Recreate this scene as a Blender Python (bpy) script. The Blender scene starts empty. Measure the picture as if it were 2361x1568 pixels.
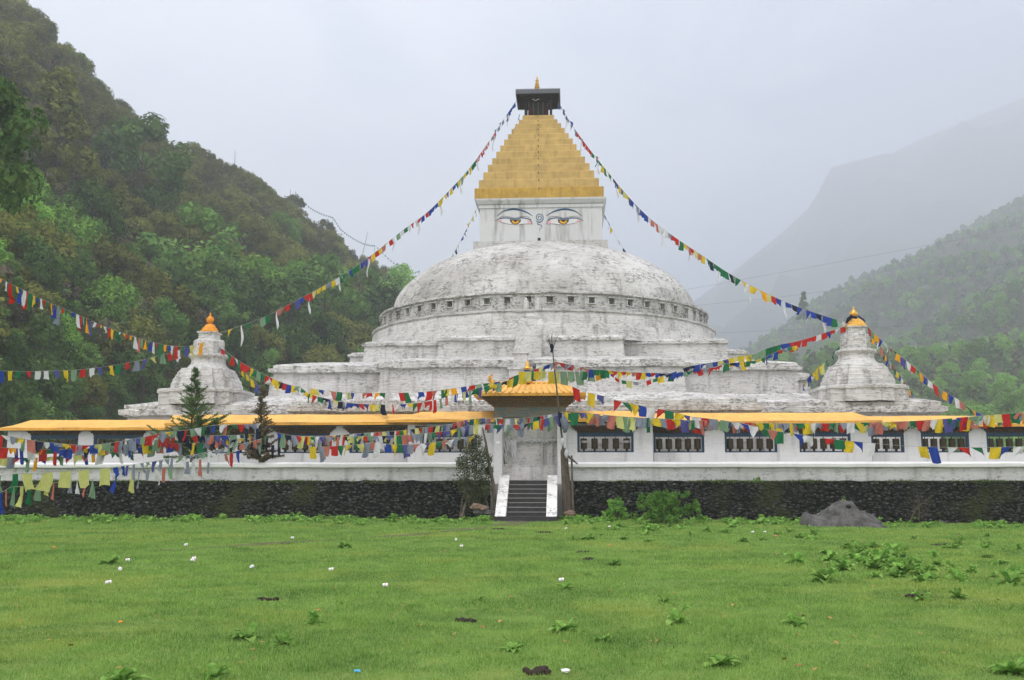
import bpy, bmesh, math, random
import numpy as np
from mathutils import Vector, noise, Matrix
R = math.radians
rng = random.Random(7)
S = bpy.context.scene
C = S.collection
# ------------------------------------------------------------------ camera, world, sun
TH = R(8.0); F = 2300.0; EYE = 1.65
cam = bpy.data.cameras.new('camera'); co = bpy.data.objects.new('camera', cam); C.objects.link(co)
co.location = (0, 0, EYE); co.rotation_euler = (R(90) + TH, 0, 0)
cam.sensor_width = 36; cam.lens = 36 * F / 2361.0; cam.clip_end = 20000; cam.clip_start = .1
S.camera = co
S.render.engine = 'CYCLES'
S.cycles.use_denoising = True
S.cycles.max_bounces = 6; S.cycles.diffuse_bounces = 3; S.cycles.transmission_bounces = 3
S.cycles.transparent_max_bounces = 6; S.cycles.volume_bounces = 4
S.cycles.sample_clamp_indirect = 4
S.view_settings.view_transform = 'Standard'; S.view_settings.look = 'None'
S.view_settings.exposure = 0.04; S.view_settings.gamma = 1
SUN_EL, SUN_AZ = R(58), R(215)       # azimuth measured clockwise from +Y
w = bpy.data.worlds.new('World'); S.world = w; w.use_nodes = True
nt = w.node_tree; nt.nodes.clear()
def N(t, ty, **kw):
    n = t.nodes.new(ty)
    for k, v in kw.items():
        if k.startswith('i_'):
            n.inputs[int(k[2:]) if k[2:].isdigit() else k[2:].replace('_', ' ')].default_value = v
        else: setattr(n, k, v)
    return n
sky = N(nt, 'ShaderNodeTexSky', sky_type='NISHITA', sun_disc=False, sun_elevation=SUN_EL, sun_rotation=SUN_AZ)
bg1 = N(nt, 'ShaderNodeBackground'); bg1.inputs[1].default_value = 0.10
nt.links.new(sky.outputs[0], bg1.inputs[0])
tc = N(nt, 'ShaderNodeTexCoord')
mp = N(nt, 'ShaderNodeMapping'); mp.inputs['Scale'].default_value = (1.0, 1.0, 2.2)
nt.links.new(tc.outputs['Generated'], mp.inputs[0])
cl = N(nt, 'ShaderNodeTexNoise'); cl.inputs['Scale'].default_value = 2.6; cl.inputs['Detail'].default_value = 7; cl.inputs['Roughness'].default_value = .52; cl.inputs['Distortion'].default_value = .5
nt.links.new(mp.outputs[0], cl.inputs['Vector'])
rp = N(nt, 'ShaderNodeValToRGB')
rp.color_ramp.elements[0].position = .26; rp.color_ramp.elements[0].color = (.17, .27, .47, 1)
rp.color_ramp.elements[1].position = .58; rp.color_ramp.elements[1].color = (.86, .84, .88, 1)
vd = N(nt, 'ShaderNodeVectorMath', operation='DISTANCE'); vd.inputs[1].default_value = (.40, .90, .22); nt.links.new(tc.outputs['Generated'], vd.inputs[0])
mrr = N(nt, 'ShaderNodeMapRange'); mrr.inputs['From Min'].default_value = .08; mrr.inputs['From Max'].default_value = .62; mrr.inputs['To Min'].default_value = -.34; mrr.inputs['To Max'].default_value = .09; nt.links.new(vd.outputs['Value'], mrr.inputs['Value'])
adn = N(nt, 'ShaderNodeMath', operation='ADD'); nt.links.new(cl.outputs['Fac'], adn.inputs[0]); nt.links.new(mrr.outputs[0], adn.inputs[1]); nt.links.new(adn.outputs[0], rp.inputs[0])
bg2 = N(nt, 'ShaderNodeBackground'); bg2.inputs[1].default_value = 2.2
nt.links.new(rp.outputs[0], bg2.inputs[0])
mx = N(nt, 'ShaderNodeMixShader'); mx.inputs[0].default_value = .9
nt.links.new(bg1.outputs[0], mx.inputs[1]); nt.links.new(bg2.outputs[0], mx.inputs[2])
wo = N(nt, 'ShaderNodeOutputWorld'); nt.links.new(mx.outputs[0], wo.inputs[0])
sl = bpy.data.lights.new('sun', 'SUN'); sl.energy = 1.0; sl.angle = R(12); sl.color = (1, .96, .9)
so = bpy.data.objects.new('sun', sl); C.objects.link(so)
sd = Vector((math.sin(SUN_AZ) * math.cos(SUN_EL), math.cos(SUN_AZ) * math.cos(SUN_EL), math.sin(SUN_EL)))
so.rotation_euler = (-sd).to_track_quat('-Z', 'Y').to_euler()
so.location = sd * 100

# ------------------------------------------------------------------ frames
def ray(u, v):
    x = (u - 1180.5) / F; y = -(v - 784) / F
    return Vector((x, math.cos(TH) - y * math.sin(TH), math.sin(TH) + y * math.cos(TH)))
def P(u, v, Y):
    d = ray(u, v); t = Y / d.y
    return Vector((d.x * t, Y, EYE + d.z * t))
def G(u, v, z=0.0):
    d = ray(u, v); t = (z - EYE) / d.z
    return Vector((d.x * t, d.y * t, z))
PHI = R(3.3); C0 = Vector((2.3, 73, 0))
XR = Vector((math.cos(PHI), -math.sin(PHI), 0)); YA = Vector((math.sin(PHI), math.cos(PHI), 0))
def W(x, y, z=0): return C0 + XR * x + YA * y + Vector((0, 0, z))
def LP(u, v, yl):
    d = ray(u, v); o = Vector((0, 0, EYE)) - C0
    t = (yl - o.dot(YA)) / d.dot(YA); q = o + d * t
    return q.dot(XR), q.z
def ipol(pts, x):
    if x <= pts[0][0]: return pts[0][1]
    for a, b in zip(pts, pts[1:]):
        if x <= b[0]: return a[1] + (b[1] - a[1]) * (x - a[0]) / (b[0] - a[0])
    return pts[-1][1]
# ------------------------------------------------------------------ objects
def tag(o, label=None, cat=None, group=None, kind=None):
    if label: o['label'] = label
    if cat: o['category'] = cat
    if group: o['group'] = group
    if kind: o['kind'] = kind
    return o
def thing(name, label, cat, org=(0, 0, 0), group=None, fr='L', rz=0, kind=None):
    o = bpy.data.objects.new(name, None); C.objects.link(o); o.empty_display_size = .2
    if fr == 'L':
        o.location = W(*org); o.rotation_euler = (0, 0, -PHI)
    else:
        o.location = org; o.rotation_euler = (0, 0, rz)
    o['ox'], o['oy'], o['oz'] = org
    return tag(o, label, cat, group, kind)
class MB:
    def __init__(s): s.v = []; s.f = []; s.m = []
    def add(s, vs, fs, mi=0):
        n = len(s.v); s.v += [tuple(p) for p in vs]; s.f += [tuple(i + n for i in f) for f in fs]; s.m += [mi] * len(fs)
        return s
    def box(s, x0, x1, y0, y1, z0, z1, mi=0):
        return s.add([(x0, y0, z0), (x1, y0, z0), (x1, y1, z0), (x0, y1, z0), (x0, y0, z1), (x1, y0, z1), (x1, y1, z1), (x0, y1, z1)],
                     [(3, 2, 1, 0), (4, 5, 6, 7), (0, 1, 5, 4), (1, 2, 6, 5), (2, 3, 7, 6), (3, 0, 4, 7)], mi)
    def lathe(s, cx, cy, prof, n=24, mi=0, sq=0, caps=True):
        vs = []
        for r, z in prof:
            for k in range(n):
                a = 2 * math.pi * k / n + math.pi / n
                q = 1.0
                if sq: q = 1 / max(abs(math.cos(a)), abs(math.sin(a)))
                vs.append((cx + r * q * math.cos(a), cy + r * q * math.sin(a), z))
        fs = []
        for i in range(len(prof) - 1):
            for k in range(n):
                k2 = (k + 1) % n
                fs.append((i * n + k, i * n + k2, (i + 1) * n + k2, (i + 1) * n + k))
        if caps:
            fs.append(tuple(reversed(range(n)))); fs.append(tuple((len(prof) - 1) * n + k for k in range(n)))
        return s.add(vs, fs, mi)
    def tube(s, pts, rads, n=6, mi=0):
        pts = [Vector(p) for p in pts]
        if not hasattr(rads, '__len__'): rads = [rads] * len(pts)
        vs = []; fs = []
        for i, p in enumerate(pts):
            d = (pts[min(i + 1, len(pts) - 1)] - pts[max(i - 1, 0)])
            if d.length < 1e-6: d = Vector((0, 0, 1))
            d.normalize(); a = d.cross(Vector((.3, .1, 1))); 
            if a.length < .05: a = d.cross(Vector((1, 0, 0)))
            a.normalize(); b = d.cross(a)
            for k in range(n):
                t = 2 * math.pi * k / n
                vs.append(p + (a * math.cos(t) + b * math.sin(t)) * rads[i])
        for i in range(len(pts) - 1):
            for k in range(n):
                k2 = (k + 1) % n
                fs.append((i * n + k, i * n + k2, (i + 1) * n + k2, (i + 1) * n + k))
        fs.append(tuple(range(n))); fs.append(tuple(reversed([(len(pts) - 1) * n + k for k in range(n)])))
        return s.add(vs, fs, mi)
    def jit(s, amp, sc=1.0, seed=0):
        o = Vector((seed * 3.1, seed * 1.7, seed))
        s.v = [tuple(Vector(p) + noise.noise_vector(Vector(p) * sc + o) * amp) for p in s.v]
        return s
    def build(s, name, mats, parent=None, smooth=False, sub=0, org=None):
        if not isinstance(mats, (list, tuple)): mats = [mats]
        me = bpy.data.meshes.new(name)
        if org is None:
            org = (parent_org(parent)) if parent else (0, 0, 0)
        me.from_pydata([(p[0] - org[0], p[1] - org[1], p[2] - org[2]) for p in s.v], [], s.f)
        for m in mats: me.materials.append(m)
        me.polygons.foreach_set('material_index', s.m)
        if smooth: me.polygons.foreach_set('use_smooth', [True] * len(s.f))
        me.update()
        bm = bmesh.new(); bm.from_mesh(me); bmesh.ops.recalc_face_normals(bm, faces=bm.faces); bm.to_mesh(me); bm.free()
        o = bpy.data.objects.new(name, me); C.objects.link(o)
        if parent: o.parent = parent
        o['ox'], o['oy'], o['oz'] = org
        return o
def parent_org(p): return (p['ox'], p['oy'], p['oz'])
def cleanup():
    for o in bpy.data.objects:
        for k in ('ox', 'oy', 'oz'):
            if k in o: del o[k]
def npmesh(name, verts, nper, mat, parent=None, smooth=False):
    """verts (n, nper, 3): n loose polygons of nper corners"""
    n = len(verts); me = bpy.data.meshes.new(name)
    me.vertices.add(n * nper); me.vertices.foreach_set('co', np.asarray(verts, np.float32).ravel())
    me.loops.add(n * nper); me.loops.foreach_set('vertex_index', np.arange(n * nper, dtype=np.int32))
    me.polygons.add(n); me.polygons.foreach_set('loop_start', np.arange(0, n * nper, nper, dtype=np.int32))
    me.polygons.foreach_set('loop_total', np.full(n, nper, np.int32))
    me.materials.append(mat); me.update(calc_edges=True)
    o = bpy.data.objects.new(name, me); C.objects.link(o)
    if parent: o.parent = parent; 
    return o
# ------------------------------------------------------------------ materials
def mat0(name):
    m = bpy.data.materials.new(name); m.use_nodes = True; t = m.node_tree
    b = t.nodes['Principled BSDF']; b.inputs['Roughness'].default_value = .8
    b.inputs['Specular IOR Level'].default_value = .25
    return m, t, b
def ramp(t, fac, stops):
    r = N(t, 'ShaderNodeValToRGB'); e = r.color_ramp.elements
    while len(e) < len(stops): e.new(.5)
    for el, (p, c) in zip(e, stops):
        el.position = p; el.color = (*c, 1) if len(c) == 3 else (c[0],) * 3 + (1,)
    t.links.new(fac, r.inputs[0]); return r.outputs[0]
def tex(t, vec, scale, detail=4, rough=.55, stretch=None, dist=0, ty='ShaderNodeTexNoise'):
    if stretch:
        m = N(t, 'ShaderNodeMapping'); m.inputs['Scale'].default_value = stretch; t.links.new(vec, m.inputs[0]); vec = m.outputs[0]
    n = N(t, ty); n.inputs['Scale'].default_value = scale
    if ty == 'ShaderNodeTexNoise':
        n.inputs['Detail'].default_value = detail; n.inputs['Roughness'].default_value = rough; n.inputs['Distortion'].default_value = dist
    t.links.new(vec, n.inputs['Vector']); return n.outputs[0]
def mix(t, fac, a, b, mode='MIX'):
    m = N(t, 'ShaderNodeMix', data_type='RGBA', blend_type=mode)
    for s, i in ((fac, 0), (a, 6), (b, 7)):
        if isinstance(s, (int, float)): m.inputs[i].default_value = s
        elif isinstance(s, tuple): m.inputs[i].default_value = (*s, 1)
        else: t.links.new(s, m.inputs[i])
    return m.outputs[2]
def bump(t, b, h, strength=.5, dist=.05):
    n = N(t, 'ShaderNodeBump'); n.inputs['Strength'].default_value = strength; n.inputs['Distance'].default_value = dist
    t.links.new(h, n.inputs['Height'])
    if b.inputs['Normal'].links: t.links.new(b.inputs['Normal'].links[0].from_socket, n.inputs['Normal'])
    t.links.new(n.outputs[0], b.inputs['Normal'])
def whitewash(name, base=(.76, .75, .72), stain=.35, lichen=.5, streak=.4, course=.6, scl=1.0, crack=.35, lt=.5):
    m, t, b = mat0(name); b.inputs['Roughness'].default_value = .9
    v = N(t, 'ShaderNodeTexCoord').outputs['Object']
    big = tex(t, v, .35 * scl, 5, .6); st = tex(t, v, 1.0, 5, .6, (2.2, 2.2, .22)); fine = tex(t, v, 5 * scl, 7, .7, (1, 1, 2.2)); mid = tex(t, v, 1.3 * scl, 6, .65)
    c = mix(t, ramp(t, big, [(.42, (0, 0, 0)), (.70, (stain,) * 3)]), base, (.36, .345, .315))
    c = mix(t, ramp(t, st, [(.54, (0, 0, 0)), (.74, (streak,) * 3)]), c, (.20, .195, .18))
    lf = mix(t, 1.0, ramp(t, fine, [(lt, (0, 0, 0)), (lt + .1, (1, 1, 1))]), ramp(t, mid, [(lt - .06, (0, 0, 0)), (lt + .1, (lichen,) * 3)]), 'MULTIPLY')
    c = mix(t, lf, c, (.085, .082, .07))
    t.links.new(c, b.inputs['Base Color'])
    cs = tex(t, v, 1.2, 5, .6, (.9, .9, 6.5), .6)
    c = mix(t, ramp(t, cs, [(.58, (0, 0, 0)), (.66, (crack,) * 3)]), c, (.16, .155, .14)); t.links.new(c, b.inputs['Base Color']); bump(t, b, cs, course, .07)
    bump(t, b, fine, .35, .03)
    return m
M = {}
M['wall'] = whitewash('whitewashed_masonry', (.59, .58, .555), .55, .6, .85, 1, 1, .4, .485)
M['wall_clean'] = whitewash('whitewashed_plaster', (.60, .60, .585), .25, .2, .4, .25, 1, .08)
M['ledge'] = whitewash('lichened_whitewash', (.62, .61, .58), .6, .85, 1, 1, 1.2, .5, .465)
M['dome'] = whitewash('weathered_dome_wash', (.59, .58, .555), 1.0, .75, .85, .9, .7, .4, .48)
M['band'] = whitewash('stained_drum_wash', (.56, .55, .525), .75, .9, 1, .9, 1.1, .5, .475)
M['harm'] = whitewash('harmika_wash', (.56, .56, .56), .15, .1, .8, .1, 1, 0)
M['base_gray'] = whitewash('gray_wash', (.50, .49, .47), .6, .8, .8, .4)
def paint(name, col, rough=.6, var=.25, dirt=0.0, sc=3, metal=0, bmp=.15, streak=0):
    m, t, b = mat0(name); b.inputs['Roughness'].default_value = rough; b.inputs['Metallic'].default_value = metal
    v = N(t, 'ShaderNodeTexCoord').outputs['Object']
    n = tex(t, v, sc, 5, .6)
    c = mix(t, ramp(t, n, [(.35, (0, 0, 0)), (.7, (1, 1, 1))]), col, tuple(x * (1 - var) for x in col))
    if streak:
        st = tex(t, v, 1.0, 5, .6, (3.5, 3.5, .35)); c = mix(t, ramp(t, st, [(.52, (0, 0, 0)), (.75, (streak,) * 3)]), c, tuple(x * .3 for x in col))
    if dirt:
        n2 = tex(t, v, sc * 3, 6, .7); c = mix(t, ramp(t, n2, [(.55, (0, 0, 0)), (.72, (dirt,) * 3)]), c, (.06, .05, .04))
    t.links.new(c, b.inputs['Base Color']); bump(t, b, n, bmp, .02)
    return m
M['pyr'] = paint('faded_yellow_paint', (.54, .37, .13), .7, .28, .12, 1.2, streak=.5)
M['pyr_low'] = paint('stained_yellow_paint', (.52, .32, .06), .7, .3, .5, 1.5, streak=.6)
M['roof'] = paint('yellow_roof_paint', (.82, .47, .12), .6, .2, .25, 1.2, streak=.3)
M['roof_edge'] = paint('yellow_edge_paint', (.72, .36, .05), .6, .3, .7, 2)
M['gold'] = paint('gilt_metal', (.75, .42, .08), .35, .3, .2, 6, metal=.7)
M['orange'] = paint('orange_paint', (.80, .30, .02), .5, .3, .6, 5)
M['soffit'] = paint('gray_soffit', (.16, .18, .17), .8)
M['blue'] = paint('dark_blue_frame', (.018, .05, .09), .5, .4)
M['wheel'] = paint('dark_bronze', (.055, .042, .022), .45, .4, sc=8, metal=.3)
M['wheelband'] = paint('pale_band', (.4, .4, .38), .5)
M['dark'] = paint('dark_timber', (.025, .022, .02), .8)
M['darkred'] = paint('dark_red_timber', (.06, .018, .022), .8)
M['olive'] = paint('olive_cloth', (.10, .095, .06), .85)
M['tin'] = paint('gray_tin_fringe', (.16, .17, .19), .5, .4, sc=12)
M['wood'] = paint('weathered_wood', (.13, .105, .08), .9, .5, .4, 6, bmp=.5)
M['bark'] = paint('bark', (.10, .08, .06), .95, .4, .3, 8, bmp=.6)
M['rock'] = paint('gray_boulder', (.13, .125, .12), .85, .7, .9, 3.0, bmp=1.0, streak=.6)
M['brownrock'] = paint('brown_stone', (.22, .15, .11), .9, .4, .3, 5, bmp=.6)
M['black'] = paint('black_stone', (.012, .012, .012), .7)  # stones; also the painted dark of the vent hole
M['step'] = paint('dark_concrete', (.05, .047, .047), .85, .4, .4, 4)
M['nosing'] = paint('pale_concrete_edge', (.30, .29, .28), .85, .3, .4, 6)
M['stringer'] = whitewash('stringer_wash', (.72, .71, .68), .3, .8, .5, .1, 1.5)
M['paper'] = paint('white_paper', (.8, .8, .8), .6, .1)
M['pinkpaper'] = paint('pink_paper', (.8, .5, .5), .6, .2)
M['orangepeel'] = paint('orange_peel', (.8, .3, .03), .6)
M['skyblue'] = paint('light_blue_plastic', (.1, .45, .75), .4)
M['dung'] = paint('dark_dung', (.04, .028, .02), .95, .5, .5, 12, bmp=.8)
M['wire'] = paint('wire', (.05, .05, .055), .6)
M['cord'] = paint('pale_cord', (.35, .36, .30), .8)
M['slate'] = paint('slate_roof', (.12, .12, .13), .7)
M['housewall'] = paint('house_wall', (.55, .53, .5), .8)
M['eyeblue'] = paint('painted_blue', (.03, .09, .2), .7)
M['eyeblack'] = paint('painted_black', (.012, .014, .02), .7)
M['eyered'] = paint('painted_red', (.25, .05, .05), .7)
M['eyeyel'] = paint('painted_yellow', (.75, .38, .02), .7)
M['eyewhite'] = paint('painted_white', (.60, .60, .61), .7, .05)
M['eyepink'] = paint('painted_pink', (.75, .38, .42), .7, .1)
# painted frieze: rows of tiny coloured brackets
def frieze(name, sx, sz, cols):
    m, t, b = mat0(name); v = N(t, 'ShaderNodeTexCoord').outputs['Object']
    br = N(t, 'ShaderNodeTexBrick'); mp = N(t, 'ShaderNodeMapping'); mp.inputs['Rotation'].default_value = (R(90), 0, 0)
    t.links.new(v, mp.inputs[0]); t.links.new(mp.outputs[0], br.inputs['Vector'])
    br.inputs['Scale'].default_value = 1; br.inputs['Brick Width'].default_value = sx; br.inputs['Row Height'].default_value = sz
    br.inputs['Mortar Size'].default_value = .012; br.inputs['Color1'].default_value = (*cols[0], 1); br.inputs['Color2'].default_value = (*cols[1], 1); br.inputs['Mortar'].default_value = (*cols[2], 1)
    n = tex(t, v, 9, 3); c = mix(t, ramp(t, n, [(.45, (0, 0, 0)), (.6, (1, 1, 1))]), br.outputs[0], cols[3])
    t.links.new(c, b.inputs['Base Color']); return m
M['frieze'] = frieze('painted_frieze', .16, .11, ((.16, .055, .015), (.05, .03, .015), (.012, .012, .01), (.035, .045, .03)))
M['gfrieze'] = frieze('painted_gate_frieze', .13, .09, ((.42, .17, .035), (.18, .17, .09), (.05, .03, .02), (.16, .10, .05)))
M['gpanel'] = frieze('painted_gate_panel', .55, .14, ((.08, .16, .17), (.16, .20, .16), (.22, .10, .04), (.20, .17, .13)))
def stonewall():
    m, t, b = mat0('black_rubble_masonry'); b.inputs['Roughness'].default_value = .95; b.inputs['Specular IOR Level'].default_value = .1
    v = N(t, 'ShaderNodeTexCoord').outputs['Object']
    wv = tex(t, v, 3, 3)
    vv = N(t, 'ShaderNodeTexVoronoi'); vv.inputs['Scale'].default_value = 5.5; vv.inputs['Randomness'].default_value = 1
    mp = N(t, 'ShaderNodeMapping'); mp.inputs['Scale'].default_value = (1, 1, 1.7); t.links.new(v, mp.inputs[0])
    ad = mix(t, .22, mp.outputs[0], wv, 'ADD'); t.links.new(ad, vv.inputs['Vector'])
    big = tex(t, v, .5, 4); fine = tex(t, v, 14, 6, .7)
    c = mix(t, ramp(t, vv.outputs['Color'], [(.2, (.006, .006, .0065)), (.7, (.018, .017, .017)), (.88, (.045, .043, .042)), (1, (.13, .13, .125))]), (1, 1, 1), (1, 1, 1))
    c = ramp(t, vv.outputs['Color'], [(.15, (.008, .008, .008)), (.45, (.035, .034, .032)), (.72, (.085, .082, .078)), (.95, (.24, .236, .225))])
    msk = tex(t, v, 1.7, 6, .7, None, .8); c = mix(t, ramp(t, msk, [(.38, (.75, .75, .75)), (.56, (0, 0, 0))]), c, (.012, .012, .012))
    c = mix(t, ramp(t, fine, [(.5, (0, 0, 0)), (.68, (.8, .8, .8))]), c, (.14, .137, .13))
    c = mix(t, ramp(t, vv.outputs['Distance'], [(.35, (0, 0, 0)), (.62, (1, 1, 1))]), c, (.006, .006, .006))
    c = mix(t, ramp(t, big, [(.52, (0, 0, 0)), (.66, (.65, .65, .65))]), c, (.045, .055, .02))
    t.links.new(c, b.inputs['Base Color'])
    inv = ramp(t, vv.outputs['Distance'], [(0, (1, 1, 1)), (.6, (0, 0, 0))]); bump(t, b, inv, 1, .12); bump(t, b, fine, .7, .03)
    return m
M['stone'] = stonewall()
def leafmat(name, a, bcol, cmix=None, trans=.3, sc=.5, lo=.6, hi=1.4):
    m = bpy.data.materials.new(name); m.use_nodes = True; t = m.node_tree; t.nodes.clear()
    v = N(t, 'ShaderNodeTexCoord').outputs['Object']; oi = N(t, 'ShaderNodeObjectInfo')
    n = tex(t, v, sc, 3, .6); c = ramp(t, n, [(.38, a), (.62, bcol)])
    if cmix: c = mix(t, ramp(t, oi.outputs['Random'], [(.25, (0, 0, 0)), (.85, (1, 1, 1))]), c, cmix)
    hs = N(t, 'ShaderNodeHueSaturation'); t.links.new(c, hs.inputs['Color'])
    mr = N(t, 'ShaderNodeMapRange'); mr.inputs['To Min'].default_value = lo; mr.inputs['To Max'].default_value = hi
    mu = N(t, 'ShaderNodeMath', operation='MULTIPLY'); mu.inputs[1].default_value = 7.31
    fr_ = N(t, 'ShaderNodeMath', operation='FRACT'); t.links.new(oi.outputs['Random'], mu.inputs[0]); t.links.new(mu.outputs[0], fr_.inputs[0])
    t.links.new(fr_.outputs[0], mr.inputs['Value']); t.links.new(mr.outputs[0], hs.inputs['Value'])
    d = N(t, 'ShaderNodeBsdfDiffuse'); tr = N(t, 'ShaderNodeBsdfTranslucent'); t.links.new(hs.outputs[0], d.inputs[0]); t.links.new(hs.outputs[0], tr.inputs[0])
    ms = N(t, 'ShaderNodeMixShader'); ms.inputs[0].default_value = trans; t.links.new(d.outputs[0], ms.inputs[1]); t.links.new(tr.outputs[0], ms.inputs[2])
    o = N(t, 'ShaderNodeOutputMaterial'); t.links.new(ms.outputs[0], o.inputs[0]); return m
M['leaf_green'] = leafmat('bright_leaf', (.12, .27, .045), (.25, .43, .085), None, .3)
M['leaf_mid'] = leafmat('mid_leaf', (.08, .18, .04), (.17, .29, .07), None, .3)
M['leaf_dark'] = leafmat('dark_leaf', (.04, .09, .025), (.09, .15, .04), None, .25)
M['leaf_olive'] = leafmat('olive_leaf', (.10, .13, .03), (.22, .23, .055), None, .3)
M['scrub'] = leafmat('brown_scrub_leaf', (.115, .105, .065), (.20, .16, .115), (.10, .115, .06), .25)
M['valley'] = leafmat('valley_leaf', (.09, .17, .06), (.16, .24, .09), (.18, .19, .10), .25)
M['shrubl'] = leafmat('dull_leaf', (.05, .07, .03), (.14, .16, .08), None, .3, 4)
M['conif'] = leafmat('conifer_needles', (.04, .08, .03), (.12, .20, .06), None, .3, 2)
M['conif2'] = leafmat('browning_needles', (.07, .06, .035), (.16, .12, .06), None, .3, 2)
M['dock'] = leafmat('dock_leaf', (.12, .28, .045), (.30, .48, .12), None, .35, 9, .75, 1.15)
M['moss'] = leafmat('moss_blades', (.05, .075, .02), (.11, .15, .04), None, .2, 3)
M['hemp'] = leafmat('hemp_leaf', (.08, .20, .035), (.18, .33, .07), None, .35, 4)
def grassmat(name, ground=False):
    m = bpy.data.materials.new(name); m.use_nodes = True; t = m.node_tree; t.nodes.clear()
    v = N(t, 'ShaderNodeNewGeometry').outputs['Position']
    fl = N(t, 'ShaderNodeMapping'); fl.inputs['Scale'].default_value = (1, 1, 0); t.links.new(v, fl.inputs[0]); v2 = fl.outputs[0]
    a = tex(t, v2, .22, 4, .6); b2 = tex(t, v2, 1.4, 5, .65); f = tex(t, v2, 55, 2, .6)
    c = mix(t, ramp(t, b2, [(.35, (0, 0, 0)), (.65, (1, 1, 1))]), (.10, .235, .03), (.235, .40, .075))
    c = mix(t, ramp(t, a, [(.50, (0, 0, 0)), (.66, (.8, .8, .8))]), c, (.36, .40, .075))
    lu = tex(t, v2, .55, 5, .65, None, .6); c = mix(t, ramp(t, lu, [(.50, (0, 0, 0)), (.62, (.8, .8, .8))]), c, (.055, .17, .02))
    ly = tex(t, v2, 3.2, 4, .6); c = mix(t, ramp(t, ly, [(.54, (0, 0, 0)), (.66, (.6, .6, .6))]), c, (.31, .39, .09))
    c = mix(t, ramp(t, f, [(.42, (0, 0, 0)), (.62, (.75, .75, .75))]), c, (.36, .50, .17))
    pt_ = tex(t, v2, .9, 6, .7); c = mix(t, ramp(t, pt_, [(.60, (0, 0, 0)), (.70, (.6, .6, .6))]), c, (.055, .15, .02))
    if ground: c = mix(t, .5, c, (.07, .075, .03))
    d = N(t, 'ShaderNodeBsdfDiffuse'); tr = N(t, 'ShaderNodeBsdfTranslucent'); t.links.new(c, d.inputs[0]); t.links.new(c, tr.inputs[0])
    ms = N(t, 'ShaderNodeMixShader'); ms.inputs[0].default_value = 0 if ground else .35; t.links.new(d.outputs[0], ms.inputs[1]); t.links.new(tr.outputs[0], ms.inputs[2])
    o = N(t, 'ShaderNodeOutputMaterial'); t.links.new(ms.outputs[0], o.inputs[0]); return m
M['grass'] = grassmat('lawn_blades'); M['lawn'] = grassmat('lawn_soil', True)
M['soil'] = paint('trodden_soil', (.13, .14, .05), .95, .4, .3, 3)
M['hill'] = paint('hill_soil', (.075, .078, .04), .95, .5, .3, .05)
M['far'] = paint('mountain_forest', (.045, .07, .035), .95, .5, .3, .01)
def cloth(name, col, pr=.35):
    m = bpy.data.materials.new(name); m.use_nodes = True; t = m.node_tree; t.nodes.clear()
    v = N(t, 'ShaderNodeTexCoord').outputs['Object']; n = tex(t, v, 18, 3, .6, (1, 1, 1.8)); n2 = tex(t, v, 2.5, 3)
    c = mix(t, ramp(t, n, [(.5, (0, 0, 0)), (.6, (pr,) * 3)]), col, tuple(x * .45 for x in col))
    c = mix(t, ramp(t, n2, [(.4, (0, 0, 0)), (.7, (.35, .35, .35))]), c, tuple(x * .7 for x in col))
    d = N(t, 'ShaderNodeBsdfDiffuse'); tr = N(t, 'ShaderNodeBsdfTranslucent'); t.links.new(c, d.inputs[0]); t.links.new(c, tr.inputs[0])
    ms = N(t, 'ShaderNodeMixShader'); ms.inputs[0].default_value = .35; t.links.new(d.outputs[0], ms.inputs[1]); t.links.new(tr.outputs[0], ms.inputs[2])
    o = N(t, 'ShaderNodeOutputMaterial'); t.links.new(ms.outputs[0], o.inputs[0]); return m
FC = {'B': (.025, .06, .32), 'W': (.66, .66, .66), 'R': (.50, .03, .025), 'G': (.02, .16, .065), 'Y': (.68, .50, .03), 'O': (.80, .38, .015), 'K': (.018, .022, .05),
      'P': (.48, .17, .13), 'L': (.24, .27, .33), 'F': (.58, .58, .20), 'E': (.20, .32, .20), 'V': (.09, .09, .28)}
FN = {'B': 'blue', 'W': 'white', 'R': 'red', 'G': 'green', 'Y': 'yellow', 'O': 'orange', 'K': 'dark navy', 'P': 'faded pink', 'L': 'faded grey', 'F': 'faded pale yellow', 'E': 'faded pale green', 'V': 'violet blue'}
CL = {k: cloth(FN[k].replace(' ', '_') + '_cloth', c) for k, c in FC.items()}

# ------------------------------------------------------------------ ground
def lawn_z(x, y):
    return .05 * noise.noise(Vector((x * .15, y * .15, 3))) + .025 * noise.noise(Vector((x * .6, y * .6, 7))) - .012 * max(0, x - 5) * max(0, min(1, (y - 20) / 20))
xs = [-6000, -2500, -1000, -400, -150, -80, -50] + [-40 + i * 1.0 for i in range(81)] + [50, 80, 150, 400, 1000, 2500, 6000]
ys = [-3000, -800, -200, -60, -20, -5] + [i * 1.0 for i in range(0, 48)] + [60, 90, 150, 300, 800, 2000, 5000]
mb = MB(); vs = [(x, y, lawn_z(x, y) if (-41 < x < 41 and 0 <= y < 48) else -.3 * (y > 50)) for y in ys for x in xs]
nx = len(xs); mb.add(vs, [(j * nx + i, j * nx + i + 1, (j + 1) * nx + i + 1, (j + 1) * nx + i) for j in range(len(ys) - 1) for i in range(nx - 1)])
tag(mb.build('ground', M['lawn'], smooth=True), kind='structure')
mb = MB(); mb.box(-45, 48, -28.85, 40, -2, 1.5)
o = mb.build('terrace_ground', M['wall_clean']); o.location = W(0, 0, 0); o.rotation_euler = (0, 0, -PHI); tag(o, kind='structure')
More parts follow.
